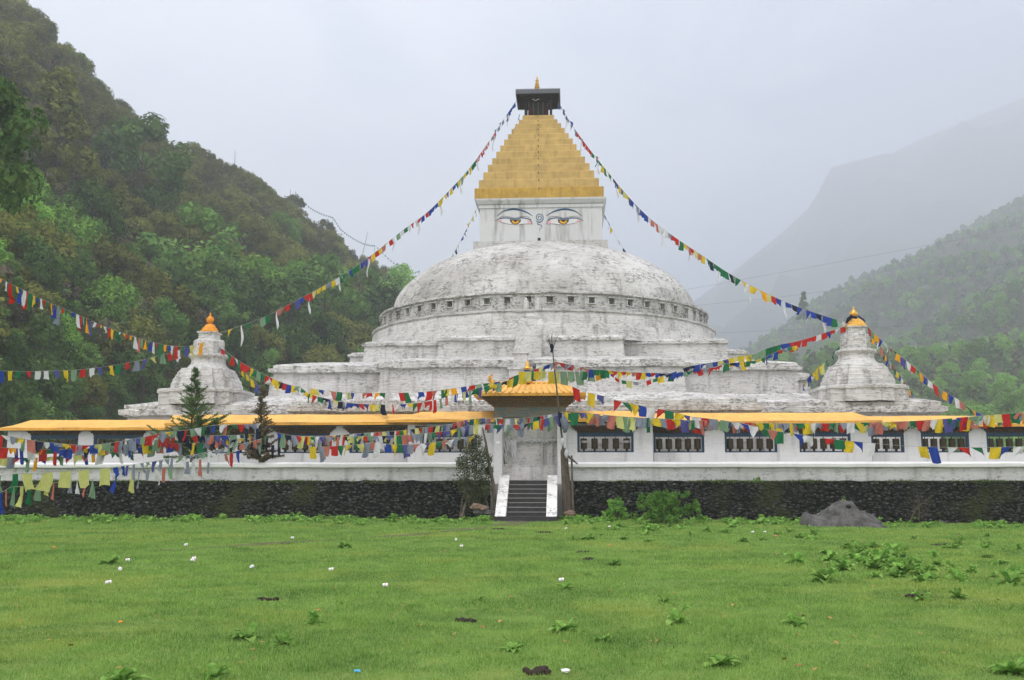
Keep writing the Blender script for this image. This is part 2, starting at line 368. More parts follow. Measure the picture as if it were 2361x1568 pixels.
# ------------------------------------------------------------------ masonry helpers
def offset_poly(poly, d):
    n = len(poly); out = []
    for i in range(n):
        p = Vector(poly[i]); a = Vector(poly[i - 1]); b = Vector(poly[(i + 1) % n])
        e1 = (p - a).normalized(); e2 = (b - p).normalized()
        n1 = Vector((e1.y, -e1.x)); n2 = Vector((e2.y, -e2.x))
        m = n1 + n2
        out.append(p + m * (d / max(.2, m.dot(n1)) if m.length > .1 else 0))
    return out
def prism(poly, prof, seg=.6, amp=.04, sc=.9, seed=0, cap=True, cap0=False):
    """poly CCW (x,y); prof [(offset, z), ...]; displaced by noise so that edges look hand-built"""
    cnt = [max(1, int((Vector(poly[(i + 1) % len(poly)]) - Vector(poly[i])).length / seg)) for i in range(len(poly))]
    mb = MB(); rings = []
    for off, z in prof:
        op = offset_poly(poly, off); r = []
        for i in range(len(op)):
            a = op[i]; b = op[(i + 1) % len(op)]
            for k in range(cnt[i]):
                q = a.lerp(b, k / cnt[i]); r.append((q.x, q.y, z))
        rings.append(r)
    n = len(rings[0]); sd_ = Vector((seed * 7.3, seed * 2.1, seed * 5.7)); vs = []
    for j, r in enumerate(rings):
        for p in r:
            p = Vector(p); d = noise.noise_vector(Vector((p.x, p.y, p.z * .5)) * sc + sd_) * amp + noise.noise_vector(p * sc * 3.7 + sd_) * amp * .5
            vs.append(p + d)
    fs = [(j * n + k, j * n + (k + 1) % n, (j + 1) * n + (k + 1) % n, (j + 1) * n + k) for j in range(len(rings) - 1) for k in range(n)]
    if cap: fs.append(tuple((len(rings) - 1) * n + k for k in range(n)))
    if cap0: fs.append(tuple(reversed(range(n))))
    mb.add(vs, fs); return mb
def plus(a, c, p, dx=0, cdx=0, a2=None):
    a2 = a2 or a
    pts = [(-a, -a2), (-c + cdx - dx, -a2), (-c + cdx - dx, -a2 - p), (c + cdx - dx, -a2 - p), (c + cdx - dx, -a2), (a, -a2), (a, -c), (a + p, -c), (a + p, c), (a, c),
           (a, a2), (c, a2), (c, a2 + p), (-c, a2 + p), (-c, a2), (-a, a2), (-a, c), (-a - p, c), (-a - p, -c), (-a, -c)]
    return [(x + dx, y) for x, y in pts]
def rect(x0, x1, y0, y1): return [(x0, y0), (x1, y0), (x1, y1), (x0, y1)]
# ------------------------------------------------------------------ great stupa
st = thing('great_stupa', 'huge white domed stupa with painted eyes and stepped golden spire', 'stupa')
pT0 = plus(21.1, 11.55, 2.1, -.5, -.45, 21.1)
prism(pT0, [(.12, 1.4), (.06, 3.2), (0, 5.0)], .6, .05, seed=1, cap=False).build('plinth_wall', M['wall'], st)
prism(pT0, [(.0, 4.96), (.34, 5.06), (.36, 5.34), (.12, 5.38), (.13, 5.60), (-.1, 5.68), (-2.0, 6.1), (-3.6, 6.35)], .35, .075, seed=2).build('plinth_cornice', M['ledge'], st, smooth=False)
pT1 = plus(15.3, 8.55, 2.2, -.3, -.25, 15.0)
prism(pT1, [(.12, 5.9), (.06, 7), (0, 7.93)], .6, .045, seed=3, cap=False).build('lower_terrace_wall', M['wall'], st)
prism(pT1, [(.0, 7.9), (.25, 7.95), (.27, 8.16), (.05, 8.2), (.05, 8.36), (-.15, 8.42), (-1.8, 8.75), (-3, 8.9)], .35, .06, seed=4).build('lower_terrace_cornice', M['ledge'], st)
pT2 = plus(11.35, 5.6, 2.1, .3, -.42, 11.0)
prism(pT2, [(.1, 8.5), (0, 10.05)], .6, .04, seed=5, cap=False).build('upper_terrace_wall', M['wall'], st)
prism(pT2, [(0, 10.02), (.16, 10.06), (.17, 10.22), (.0, 10.26), (-.1, 10.36), (-1.5, 10.6)], .35, .05, seed=6).build('upper_terrace_cornice', M['ledge'], st)
def circ(r, n=96): return [(r * math.cos(2 * math.pi * k / n), r * math.sin(2 * math.pi * k / n)) for k in range(n)]
prism(circ(12.2, 110), [(.75, 10.2), (.62, 10.9), (.55, 11.15), (.38, 11.2), (.30, 11.75), (.22, 11.95), (.34, 11.98), (.36, 12.1), (.0, 12.16)], .6, .06, 1.1, seed=7, cap=False).build('drum', M['wall'], st)
# band with niches: real recesses
nN = 56; cell = 10; nc = nN * cell; zr = [12.1, 12.42, 12.60, 13.0, 13.08, 13.2]
bm = bmesh.new(); rb = 11.85
gv = [[bm.verts.new((rb * math.cos(2 * math.pi * i / nc), rb * math.sin(2 * math.pi * i / nc), z)) for i in range(nc)] for z in zr]
nf = []; fr_faces = []
for j in range(len(zr) - 1):
    for i in range(nc):
        f = bm.faces.new((gv[j][i], gv[j][(i + 1) % nc], gv[j + 1][(i + 1) % nc], gv[j + 1][i]))
        k = i % cell
        if j == 2 and k in (4, 5, 6): nf.append((i // cell, f))
for q in range(nN):
    fs = [f for i, f in nf if i == q]
    r = bmesh.ops.extrude_face_region(bm, geom=fs); vv = [g for g in r['geom'] if isinstance(g, bmesh.types.BMVert)]
    cx = sum((v.co for v in vv), Vector()) / len(vv); d = Vector((-cx.x, -cx.y, 0)).normalized() * .45
    bmesh.ops.translate(bm, verts=vv, vec=d); bmesh.ops.delete(bm, geom=fs, context='FACES_ONLY')
for v in bm.verts: v.co += noise.noise_vector(v.co * 1.3) * .05
me = bpy.data.meshes.new('niche_band'); bm.to_mesh(me); bm.free(); me.materials.append(M['band'])
bd = bpy.data.objects.new('niche_band', me); C.objects.link(bd); bd.parent = st; bd['ox'], bd['oy'], bd['oz'] = 0, 0, 0
for q in range(nN):                                   # lintels and jambs, small frames round each recess
    a = 2 * math.pi * (q * cell + 5.5) / nc; rr = random.Random(q); fm = MB()
    u_ = Vector((-math.sin(a), math.cos(a), 0)); n_ = Vector((math.cos(a), math.sin(a), 0))
    if n_.y > .25: continue
    for (x0, x1, z0, z1, d) in ((-.34, .34, 13.0, 13.07, .10), (-.27, -.20, 12.6, 12.99, .03), (.20, .27, 12.6, 12.99, .03), (-.28, .28, 12.55, 12.6, .05)):
        c = n_ * 11.78; vs = []
        for zz in (z0, z1):
            for dd in (0, d + .1):
                for xx in (x0, x1): vs.append(c + u_ * (xx * rr.uniform(.9, 1.1)) + n_ * dd + Vector((0, 0, zz + rr.uniform(-.015, .015))))
        fm.add(vs, [(0, 1, 3, 2), (4, 6, 7, 5), (0, 4, 5, 1), (2, 3, 7, 6), (0, 2, 6, 4), (1, 5, 7, 3)])
    fm.build('niche_frame', M['band'], bd)
prism(circ(11.85, 110), [(-.02, 13.14), (.2, 13.2), (.2, 13.32), (-.2, 13.4), (-.75, 13.45)], .6, .06, 1.1, seed=8, cap=False).build('band_cornice', M['ledge'], st)
prof = []; zc, a_, b_ = 13.3, 11.12, 5.43
dp = []
for k in range(0, 31):
    t = math.pi / 2 * k / 30; dp.append((a_ * math.cos(t) + .02, zc + b_ * math.sin(t)))
mb = MB(); n = 160
vs = []
for r_, z in dp:
    for k in range(n):
        a = 2 * math.pi * k / n; p = Vector((r_ * math.cos(a), r_ * math.sin(a), z))
        vs.append(p + noise.noise_vector(p * .5) * .10 + noise.noise_vector(p * 1.9) * .045 )
mb.add(vs, [(j * n + k, j * n + (k + 1) % n, (j + 1) * n + (k + 1) % n, (j + 1) * n + k) for j in range(len(dp) - 1) for k in range(n)])
mb.build('dome', M['dome'], st, smooth=True)
mb = MB(); 
for (x, z, r_) in ((1.55, 13.75, .32), (-7.0, 14.2, .16)):
    mb = MB(); mb.lathe(x, -math.sqrt(11.0 ** 2 - x * x) + .1, [(r_, z), (r_ * .9, z + r_ * 1.2), (r_ * .2, z + r_ * 1.5)], 7)
    mb.jit(.06, 2).build('protruding_stone', M['base_gray'], st)
# central stair and pinnacles
mb = MB()
for k in range(16): mb.box(-1.2, .25, -13.55 + k * .11, -11.5, 10.2 + k * .12, 10.2 + (k + 1) * .12)
mb.build('upper_stairway', M['wall'], st)
mb = MB()
for k in range(11): mb.box(-1.25, .3, -17.6 + k * .3, -13.0, 6.6 + k * .33, 6.6 + (k + 1) * .33)
mb.build('lower_stairway', M['wall'], st)
for (u, v, yl, hw, h) in ((1205, 729, -12.6, .32, 1.1), (1246, 731, -12.6, .32, 1.1), (1199, 780, -13.7, .4, 1.35), (1252, 778, -13.7, .4, 1.35), (1213, 686, -12.0, .2, .75), (1240, 687, -12.0, .2, .75)):
    x, z = LP(u, v, yl)
    mb = MB(); mb.lathe(x, yl, [(hw, z - h), (hw * .95, z - h * .45), (hw * .55, z - h * .2), (hw * .1, z)], 8, sq=1); mb.jit(.03, 2).build('pinnacle', M['wall'], st)
for (u, v0, v1, yl, hw) in ((1200, 812, 850, -17.9, .38), (1200, 850, 900, -18.3, .6), (1257, 835, 880, -17.9, .5)):
    x, z1 = LP(u, v0, yl); _, z0 = LP(u, v1, yl)
    mb = MB(); mb.box(x - hw, x + hw, yl - hw, yl + hw, z0 - .3, z1 - .12); mb.box(x - hw - .08, x + hw + .08, yl - hw - .08, yl + hw + .08, z1 - .118, z1); mb.jit(.02, 2).build('altar_post', M['wall'], st)
# harmika
hy = -4.3
pr = rect(-4.72, 4.62, -4.55, 4.5)
prism(pr, [(.1, 16.8), (.05, 18.32)], .8, .03, seed=9).build('harmika_base', M['base_gray'], st)
mb = MB(); mb.box(-4.35, 4.32, -4.3, 4.3, 18.1, 21.12); mb.box(-4.43, 4.4, -4.38, 4.38, 20.78, 21.0)
hb = mb.build('harmika', M['harm'], st)
prism(rect(-4.35, 4.32, -4.3, 4.3), [(.0, 21.02), (.12, 21.06), (.3, 21.3), (.32, 21.42)], 5, 0, seed=9).build('harmika_cornice', M['harm'], st)
x, z = LP(1243, 552, -4.3)
MB().box(x - .1, x + .1, -4.34, -4.303, z - .1, z + .1).build('vent_hole_shade', M['black'], hb)  # solid black block, its colour stands in for the shade inside a hole
# spire: thirteen steps
tp = [1030, 960, 895, 832, 776, 722, 670, 620, 575, 530, 490, 455, 418]
xl = [402, 440, 476, 512, 547, 580, 614, 645, 676, 706, 737, 767, 797]; xr = [1488, 1448, 1407, 1366, 1327, 1290, 1254, 1222, 1187, 1153, 1122, 1090, 1058]
zprev = 21.4; steps = []
for i in range(13):
    tv = (250 + (tp[i] - 8) * .4464) * .6148; ul = (1600 + xl[i] * .4464) * .6148; ur = (1600 + xr[i] * .4464) * .6148; h = 4.0
    for _ in range(6):
        a0 = LP(ul, tv, -h)[0]; a1 = LP(ur, tv, -h)[0]; h = (a1 - a0) / 2
    zt = LP(ul, tv, -h)[1]; steps.append(((a0 + a1) / 2, h, zprev, zt)); zprev = zt
spx = steps[-1][0]
for i, (cx, h, z0, z1) in enumerate(steps):
    cx = cx * .6 + (-.15) * .4 if i else cx
    o = prism(rect(cx - h, cx + h, -h, h), [(0, z0 + .004), (0, z1 - .03), (-.02, z1)], .9, .012, seed=20 + i).build('spire_step', M['pyr_low'] if i == 0 else M['pyr'], st)
    MB().box(cx - .022, cx + .022, -h - .05, -h - .012, z1 - .16, z1 - .03).build('iron_peg', M['dark'], o)
ztop = zprev
# canopy
zc1 = LP(1243, 215, -1.62)[1]; zc2 = LP(1243, 206, -1.62)[1]; cx = LP(1240, 215, -1.62)[0]; hc = 1.62
cn = MB(); cn.box(cx - .75, cx + .75, -.75, .75, ztop, zc1)
for sx in (-1, 1):
    for sy in (-1, 1): cn.box(cx + sx * .95 - .08, cx + sx * .95 + .08, sy * .95 - .08, sy * .95 + .08, ztop, zc1)
can = cn.build('canopy_shrine', M['dark'], st)
mb = MB()
for k in (-2, -1, 0, 1, 2): mb.box(cx + k * .36 - .04, cx + k * .36 + .04, -.80, -.752, ztop + .02, zc1 - .3)
mb.build('shrine_slat', M['olive'], can)
for sx in (-.62, .62): MB().box(cx + sx - .12, cx + sx + .12, -.835, -.803, ztop + .02, ztop + .8).build('red_panel', M['darkred'], can)
mb = MB(); mb.box(cx - hc, cx + hc, -hc, hc, zc1 + .0, zc1 + .12)
for k, (d, z0) in enumerate(((.25, -.12), (.5, -.24), (.72, -.36))): mb.box(cx - hc + d, cx + hc - d, -hc + d, hc - d, zc1 + z0, zc1 + z0 + .118)
cr = mb.build('canopy_roof', M['dark'], can)
mb = MB()
nn = 44
for side in range(4):
    for k in range(nn):
        x0 = -hc + 2 * hc * k / nn; x1 = x0 + 2 * hc / nn * .72; z1 = zc2 + .03
        q = [(x0, -hc - .05), (x1, -hc - .05), (x1, -hc + .02), (x0, -hc + .02)]
        ca, sa = math.cos(side * math.pi / 2), math.sin(side * math.pi / 2)
        q = [(cx + x_ * ca - y_ * sa, x_ * sa + y_ * ca) for x_, y_ in q]
        mb.add([(a, b, zc1 - .05 * (k % 2)) for a, b in q] + [(a, b, z1 + .03 * (k % 2)) for a, b in q], [(3, 2, 1, 0), (4, 5, 6, 7), (0, 1, 5, 4), (1, 2, 6, 5), (2, 3, 7, 6), (3, 0, 4, 7)])
mb.box(cx - hc - .02, cx + hc + .02, -hc - .02, hc + .02, zc1 + .03, zc2)
mb.build('canopy_fringe', M['tin'], can)
mb = MB()
for sx in (-1, 1):
    mb = MB(); a = cx + sx * (hc - .08); mb.add([(a, -hc + .1, zc1), (a, hc - .1, zc1), (a, hc - .3, zc1 - .25), (a - sx * .1, 0, zc1 - .4), (a, -hc + .3, zc1 - .2)], [(0, 1, 2, 3, 4)])
    mb.build('side_curtain', M['olive'], can)
mb = MB(); mb.tube([(cx - .4, -hc + .2, zc1 - .35), (cx - .2, -hc + .2, zc1 - .5), (cx + .1, -hc + .2, zc1 - .35)], .015)
mb.build('white_garland', M['paper'], can)
zf = LP(1237, 175, 0)[1]; hf = zf - zc2
mb = MB(); mb.lathe(cx - .1, 0, [(.15, zc2 - .1), (.2, zc2 + .02), (.3, zc2 + .16 * hf), (.2, zc2 + .22 * hf), (.17, zc2 + .26 * hf), (.25, zc2 + .34 * hf), (.15, zc2 + .38 * hf), (.21, zc2 + .48 * hf), (.12, zc2 + .52 * hf), (.17, zc2 + .62 * hf), (.09, zc2 + .67 * hf), (.14, zc2 + .78 * hf), (.05, zc2 + .82 * hf), (.07, zc2 + .9 * hf), (.01, zf)], 14)
mb.build('spire_finial', M['gold'], can)
# painted eyes, raised a few millimetres off the wall
def stroke(pts, wd, mat, name, parent, y=-4.306, close=False):
    """pts in px of the photo crop (2016 wide); wd list of half-widths in the same px"""
    pp = []
    for p in pts:
        u = (1600 + p[0] * .4464) * .6148; v = (250 + p[1] * .4464) * .6148; x, z = LP(u, v, y); pp.append(Vector((x, z)))
    # smooth
    out = []; ws = []
    m_ = len(pp)
    for i in range(m_ - 1):
        p0, p1, p2, p3 = pp[max(i - 1, 0)], pp[i], pp[i + 1], pp[min(i + 2, m_ - 1)]
        for k in range(6):
            t = k / 6
            out.append(.5 * ((2 * p1) + (-p0 + p2) * t + (2 * p0 - 5 * p1 + 4 * p2 - p3) * t * t + (-p0 + 3 * p1 - 3 * p2 + p3) * t ** 3)); ws.append(wd[i] * (1 - t) + wd[i + 1] * t)
    out.append(pp[-1]); ws.append(wd[-1])
    vs = []
    for i, p in enumerate(out):
        d = out[min(i + 1, len(out) - 1)] - out[max(i - 1, 0)]; d = d.normalized() if d.length > 1e-6 else Vector((1, 0)); nrm = Vector((-d.y, d.x)) * ws[i] * .0081
        vs += [(p.x + nrm.x, y, p.y + nrm.y), (p.x - nrm.x, y, p.y - nrm.y), (p.x + nrm.x, y + .004, p.y + nrm.y), (p.x - nrm.x, y + .004, p.y - nrm.y)]
    fs = []
    for i in range(len(out) - 1):
        a = 4 * i; fs += [(a, a + 1, a + 5, a + 4), (a, a + 4, a + 6, a + 2), (a + 1, a + 3, a + 7, a + 5)]
    mb = MB(); mb.add(vs, fs); return mb.build(name, mat, parent)
def blob(pts, mat, name, parent, y):
    pp = []
    for p in pts:
        u = (1600 + p[0] * .4464) * .6148; v = (250 + p[1] * .4464) * .6148; pp.append(LP(u, v, y))
    n = len(pp); mb = MB(); mb.add([(x, y, z) for x, z in pp] + [(x, y + .004, z) for x, z in pp], [tuple(range(n))] + [(i, (i + 1) % n, n + (i + 1) % n, n + i) for i in range(n)])
    return mb.build(name, mat, parent)
def eye(mir):
    fx = (lambda x: x) if not mir else (lambda x: 1892 + 2 - x)
    e = blob([(fx(a), b) for a, b in [(600, 1292), (640, 1278), (700, 1280), (745, 1285), (800, 1275), (850, 1283), (885, 1320), (840, 1318), (745, 1328), (670, 1318), (625, 1305)]], M['eyewhite'], 'painted_eye', hb, -4.306)
    blob([(fx(a), b) for a, b in [(602, 1292), (632, 1284), (636, 1300), (622, 1306)]], M['eyepink'], 'eye_corner', e, -4.310)
    blob([(fx(a), b) for a, b in [(845, 1292), (868, 1296), (884, 1319), (850, 1314)]], M['eyepink'], 'eye_corner', e, -4.310)
    blob([(fx(a), b) for a, b in [(697, 1283), (745, 1288), (793, 1283), (788, 1305), (770, 1320), (745, 1326), (720, 1320), (704, 1305)]], M['eyeblack'], 'iris_rim', e, -4.311)
    blob([(fx(a), b) for a, b in [(712, 1292), (745, 1296), (780, 1292), (774, 1307), (760, 1317), (745, 1320), (729, 1317), (717, 1306)]], M['eyeyel'], 'iris', e, -4.316)
    blob([(fx(a), b) for a, b in [(733, 1291), (757, 1291), (756, 1301), (745, 1305), (735, 1301)]], M['eyeblack'], 'pupil', e, -4.321)
    stroke([(fx(a), b) for a, b in [(592, 1255), (640, 1217), (700, 1199), (745, 1197), (800, 1207), (845, 1225), (888, 1253)]], [1.5, 4, 6.5, 7, 6, 4, 1.5], M['eyeblue'], 'eyebrow', hb)
    stroke([(fx(a), b) for a, b in [(592, 1257), (640, 1221), (700, 1206), (745, 1204), (800, 1214), (845, 1230), (888, 1255)]], [.8, 1.5, 1.5, 1.5, 1.5, 1.5, .8], M['eyeblack'], 'brow_outline', hb, -4.312)
    stroke([(fx(a), b) for a, b in [(575, 1296), (620, 1275), (680, 1271), (745, 1281), (800, 1270), (850, 1278), (875, 1295), (888, 1325)]], [1.2, 3, 4, 4, 3.5, 3.5, 3, 1.5], M['eyeblue'], 'upper_lid', e, -4.326)
    stroke([(fx(a), b) for a, b in [(610, 1268), (650, 1257), (700, 1262), (745, 1272), (800, 1259), (850, 1262), (880, 1290)]], [1, 1.3, 1.3, 1.3, 1.3, 1.3, 1], M['eyeblack'], 'lid_crease', e, -4.326)
    stroke([(fx(a), b) for a, b in [(600, 1293), (640, 1312), (700, 1324), (745, 1329), (800, 1325), (850, 1320), (888, 1324)]], [1, 1.2, 1.3, 1.3, 1.3, 1.2, 1], M['eyered'], 'lower_lid', e, -4.326)
eye(False); eye(True)
sp = [(946 + (r_ * math.cos(t)), 1268 + r_ * math.sin(t)) for k in range(20) for t, r_ in [(k * .68 + 2.0, 6 + k * 1.75)]]
stroke(sp, [3.6] * 20, M['eyeblue'], 'nose_spiral', hb)
stroke([(979, 1284), (960, 1304), (935, 1312), (935, 1326), (965, 1333), (967, 1350), (950, 1360), (948, 1385)], [3.6, 3.6, 3.4, 3.2, 3, 2.6, 2, 1], M['eyeblue'], 'nose_tail', hb, -4.309)
# ------------------------------------------------------------------ corner stupas
def corner_stupa(cx, cy, label, k=1.0, drum=1.0, cap='gold', seed=0):
    t = thing('corner_stupa', label, 'stupa', (cx, cy, 5.9), 'small stupas on the plinth corners')
    z0 = 5.9
    def sq(a, c, p): return [(x + cx, y + cy) for x, y in plus(a, c, p)]
    s = k
    prism(sq(1.85 * s, 1.15 * s, .35 * s), [(.05, z0 - .25), (.03, z0 + .38), (.09, z0 + .42), (.08, z0 + .58), (-.1, z0 + .62)], .3, .035, 1.5, seed + 1).build('base_tier', M['wall'], t)
    body = [(1.62, .60, 1.00), (1.54, 1.00, 1.24), (1.45, 1.24, 1.44), (1.36, 1.44, 1.62), (1.26, 1.62, 1.78)]
    for i, (a, za, zb) in enumerate(body):
        prism(sq(a * s * .88, a * s * .55, a * s * .16), [(.03, z0 + za - .02), (0, z0 + zb - .05), (-.04, z0 + zb)], .3, .03, 1.5, seed + 3 + i).build('stepped_tier', M['wall'], t)
    mb = MB(); mb.lathe(cx, cy, [(1.2 * s, z0 + 1.6), (1.17 * s, z0 + 1.80), (1.06 * s, z0 + 1.92), (.95 * s, z0 + 2.06), (.9 * s, z0 + 2.22), (.92 * s, z0 + 2.36), (1.02 * s, z0 + 2.44), (1.06 * s, z0 + 2.5), (1.02 * s, z0 + 2.6), (.84 * s, z0 + 2.64)], 28); mb.jit(.03, 2, seed).build('bell', M['wall'], t)
    mb = MB(); r = .78 * drum * s; mb.lathe(cx, cy, [(r * 1.02, z0 + 2.6), (r, z0 + 3.0), (r * .97, z0 + 3.35), (r * .9, z0 + 3.42), (.45 * s, z0 + 3.46)], 24); mb.jit(.03, 2, seed + 2).build('drum', M['band'] if cap == 'gold' else M['wall'], t)
    prism(rect(cx - .46 * s, cx + .46 * s, cy - .46 * s, cy + .46 * s), [(0, z0 + 3.42), (-.01, z0 + 3.76), (.06, z0 + 3.79), (.07, z0 + 3.86)], .3, .02, 2, seed + 9).build('harmika', M['wall'], t)
    m = M['orange'] if cap != 'gold' else M['gold']
    c = MB(); c.lathe(cx, cy, [(.50 * s, z0 + 3.84), (.49 * s, z0 + 3.96), (.41 * s, z0 + 4.02), (.40 * s, z0 + 4.1), (.31 * s, z0 + 4.16), (.24 * s, z0 + 4.28), (.1 * s, z0 + 4.36), (.07 * s, z0 + 4.4)], 20, sq=(cap == 'gold')); c = c.jit(.03, 3, seed).build('cap', m, t, smooth=cap != 'gold')
    f = MB(); f.lathe(cx, cy, [(.07, z0 + 4.38), (.17, z0 + 4.44), (.20, z0 + 4.56), (.17, z0 + 4.68), (.08, z0 + 4.78), (.04, z0 + 4.84), (.06, z0 + 4.9), (.01, z0 + 4.98)], 16)
    for sx in (-1, 1): f.lathe(cx + sx * .17, cy, [(.02, z0 + 4.48), (.06, z0 + 4.55), (.05, z0 + 4.62), (.01, z0 + 4.70)], 8)
    f.build('jewel_finial', m, t, smooth=True)
    return t
zl = 0
tl = corner_stupa(-18.0, -19.3, 'small white corner stupa with orange cap, left side of the plinth', 1.0, 1.08, 'orange', 40)
tr_ = corner_stupa(17.15, -19.3, 'small white corner stupa with brass cap and bands, right side of the plinth', 1.0, 1.0, 'gold', 60)
mb = MB(); mb.lathe(17.15, -19.3, [(.1, 10.30), (.13, 10.36), (.22, 10.26), (.26, 10.16)], 10, caps=False); mb.tube([(16.95, -19.6, 10.3), (16.7, -19.75, 10.1), (16.6, -19.8, 9.85)], [.08, .09, .04], 6); mb.tube([(17.35, -19.4, 10.35), (17.6, -19.5, 10.15), (17.65, -19.5, 10.0)], [.05, .06, .02], 6); mb.jit(.06, 4)
mb.build('tied_scarf', CL['K'], tr_)
for cx_, lab in ((-18.0, 'small white corner stupa behind the dome, hidden left back corner'), (17.15, 'small white corner stupa behind the dome, right back corner')): pass
# ------------------------------------------------------------------ parapet wall and stair
YF = -29.3
def wallmesh(x0, x1, y, z0, z1, st_, amp, seed):
    mb = MB(); nx_ = int((x1 - x0) / st_); nz = max(2, int((z1 - z0) / st_)); vs = []
    for j in range(nz + 1):
        for i in range(nx_ + 1):
            x = x0 + (x1 - x0) * i / nx_; z = z0 + (z1 - z0) * j / nz
            q = Vector((x * 2.9 + .6 * noise.noise(Vector((x, z, 0))), seed, z * 4.0 + .8 * noise.noise(Vector((x * 2, z * 2, 4))))); d = noise.voronoi(q)[0][0]
            vs.append((x, y - amp * (.5 - min(d, .9)) + .03 * noise.noise(Vector((x * 6, z * 6, 1))), z + (.05 * noise.noise(Vector((x * 1.5, 0, 5))) if j == nz else 0)))
    mb.add(vs, [(j * (nx_ + 1) + i, j * (nx_ + 1) + i + 1, (j + 1) * (nx_ + 1) + i + 1, (j + 1) * (nx_ + 1) + i) for j in range(nz) for i in range(nx_)])
    return mb
def parapet(x0, x1, label):
    t = thing('parapet_wall', label, 'wall', ((x0 + x1) / 2, YF, 0), 'whitewashed parapet over black stone base')
    wallmesh(x0, x1, YF - .04, -.9, 1.62, .07, .09, 3).build('stone_base', M['stone'], t, smooth=True)
    prism(rect(x0, x1, YF + .05, YF + .5), [(0, 1.0), (.01, 1.6), (0.02, 1.64), (-.03, 2.2)], .5, .025, seed=70).build('white_parapet', M['pw'], t)
    prism(rect(x0, x1, YF + .05, YF + .5), [(.0, 2.19), (.10, 2.21), (.11, 2.26), (.11, 2.35), (.0, 2.43)], .5, .02, seed=71).build('coping', M['cop'], t)
    return t
M['pw'] = whitewash('parapet_wash', (.50, .50, .49), .5, .65, .65, .4, 1.2, .15)
M['cop'] = whitewash('coping_wash', (.70, .70, .69), .1, .1, .15, .1, 1, 0)
parapet(-31, -1.55, 'long white parapet on black rubble base left of the stairs')
parapet(1.62, 30, 'long white parapet on black rubble base right of the stairs')
# grass and moss on the offset of the base are stuff
t = thing('front_stairs', 'dark concrete stairs with sloping white side walls leading up to the gate', 'stairs', (.1, -31.9, 0))
SX0, SX1 = -.72, .93; nst = 9; z0s = -.02; run = .28; rise = .185
yb = YF + .1 - nst * run
mb = MB(); ms_ = MB()
for k in range(nst):
    y0 = yb + k * run; z1 = z0s + (k + 1) * rise
    mb.box(SX0, SX1, y0, YF + .5, z1 - rise + .001 * k, z1)
    ms_.box(SX0 + .002, SX1 - .002, y0 - .022, y0 + .09, z1 - .012, z1 + .014)
mb.jit(.008, 3).build('stone_step', M['step'], t); ms_.jit(.01, 4).build('step_edge', M['nosing'], t)
for (x0, x1) in ((SX0 - .43, SX0), (SX1, SX1 + .43)):
    zb = z0s + .22; zt = z0s + nst * rise + .22
    mb = MB(); ya, yc = yb - .45, YF + .1
    mb.add([(x0, ya, zb - .02), (x1, ya, zb - .02), (x1, yc, zt), (x0, yc, zt), (x0, ya, .2), (x1, ya, .2), (x1, yc, .2), (x0, yc, .2)], [(0, 1, 2, 3), (0, 4, 5, 1), (1, 5, 6, 2), (0, 3, 7, 4), (2, 6, 7, 3)])
    mb.jit(.015, 2).build('side_wall', M['stringer'], t)
mb = MB(); mb.box(SX0 - .45, SX1 + .45, yb - .46, YF, -.35, .2); mb.jit(.015, 2).build('footing', M['step'], t)
mb = MB(); mb.box(SX0 - .42, SX1 + .3, yb - .9, yb - .44, -.3, .02); mb.jit(.06, 2).build('foot_slab', M['rock'], t)
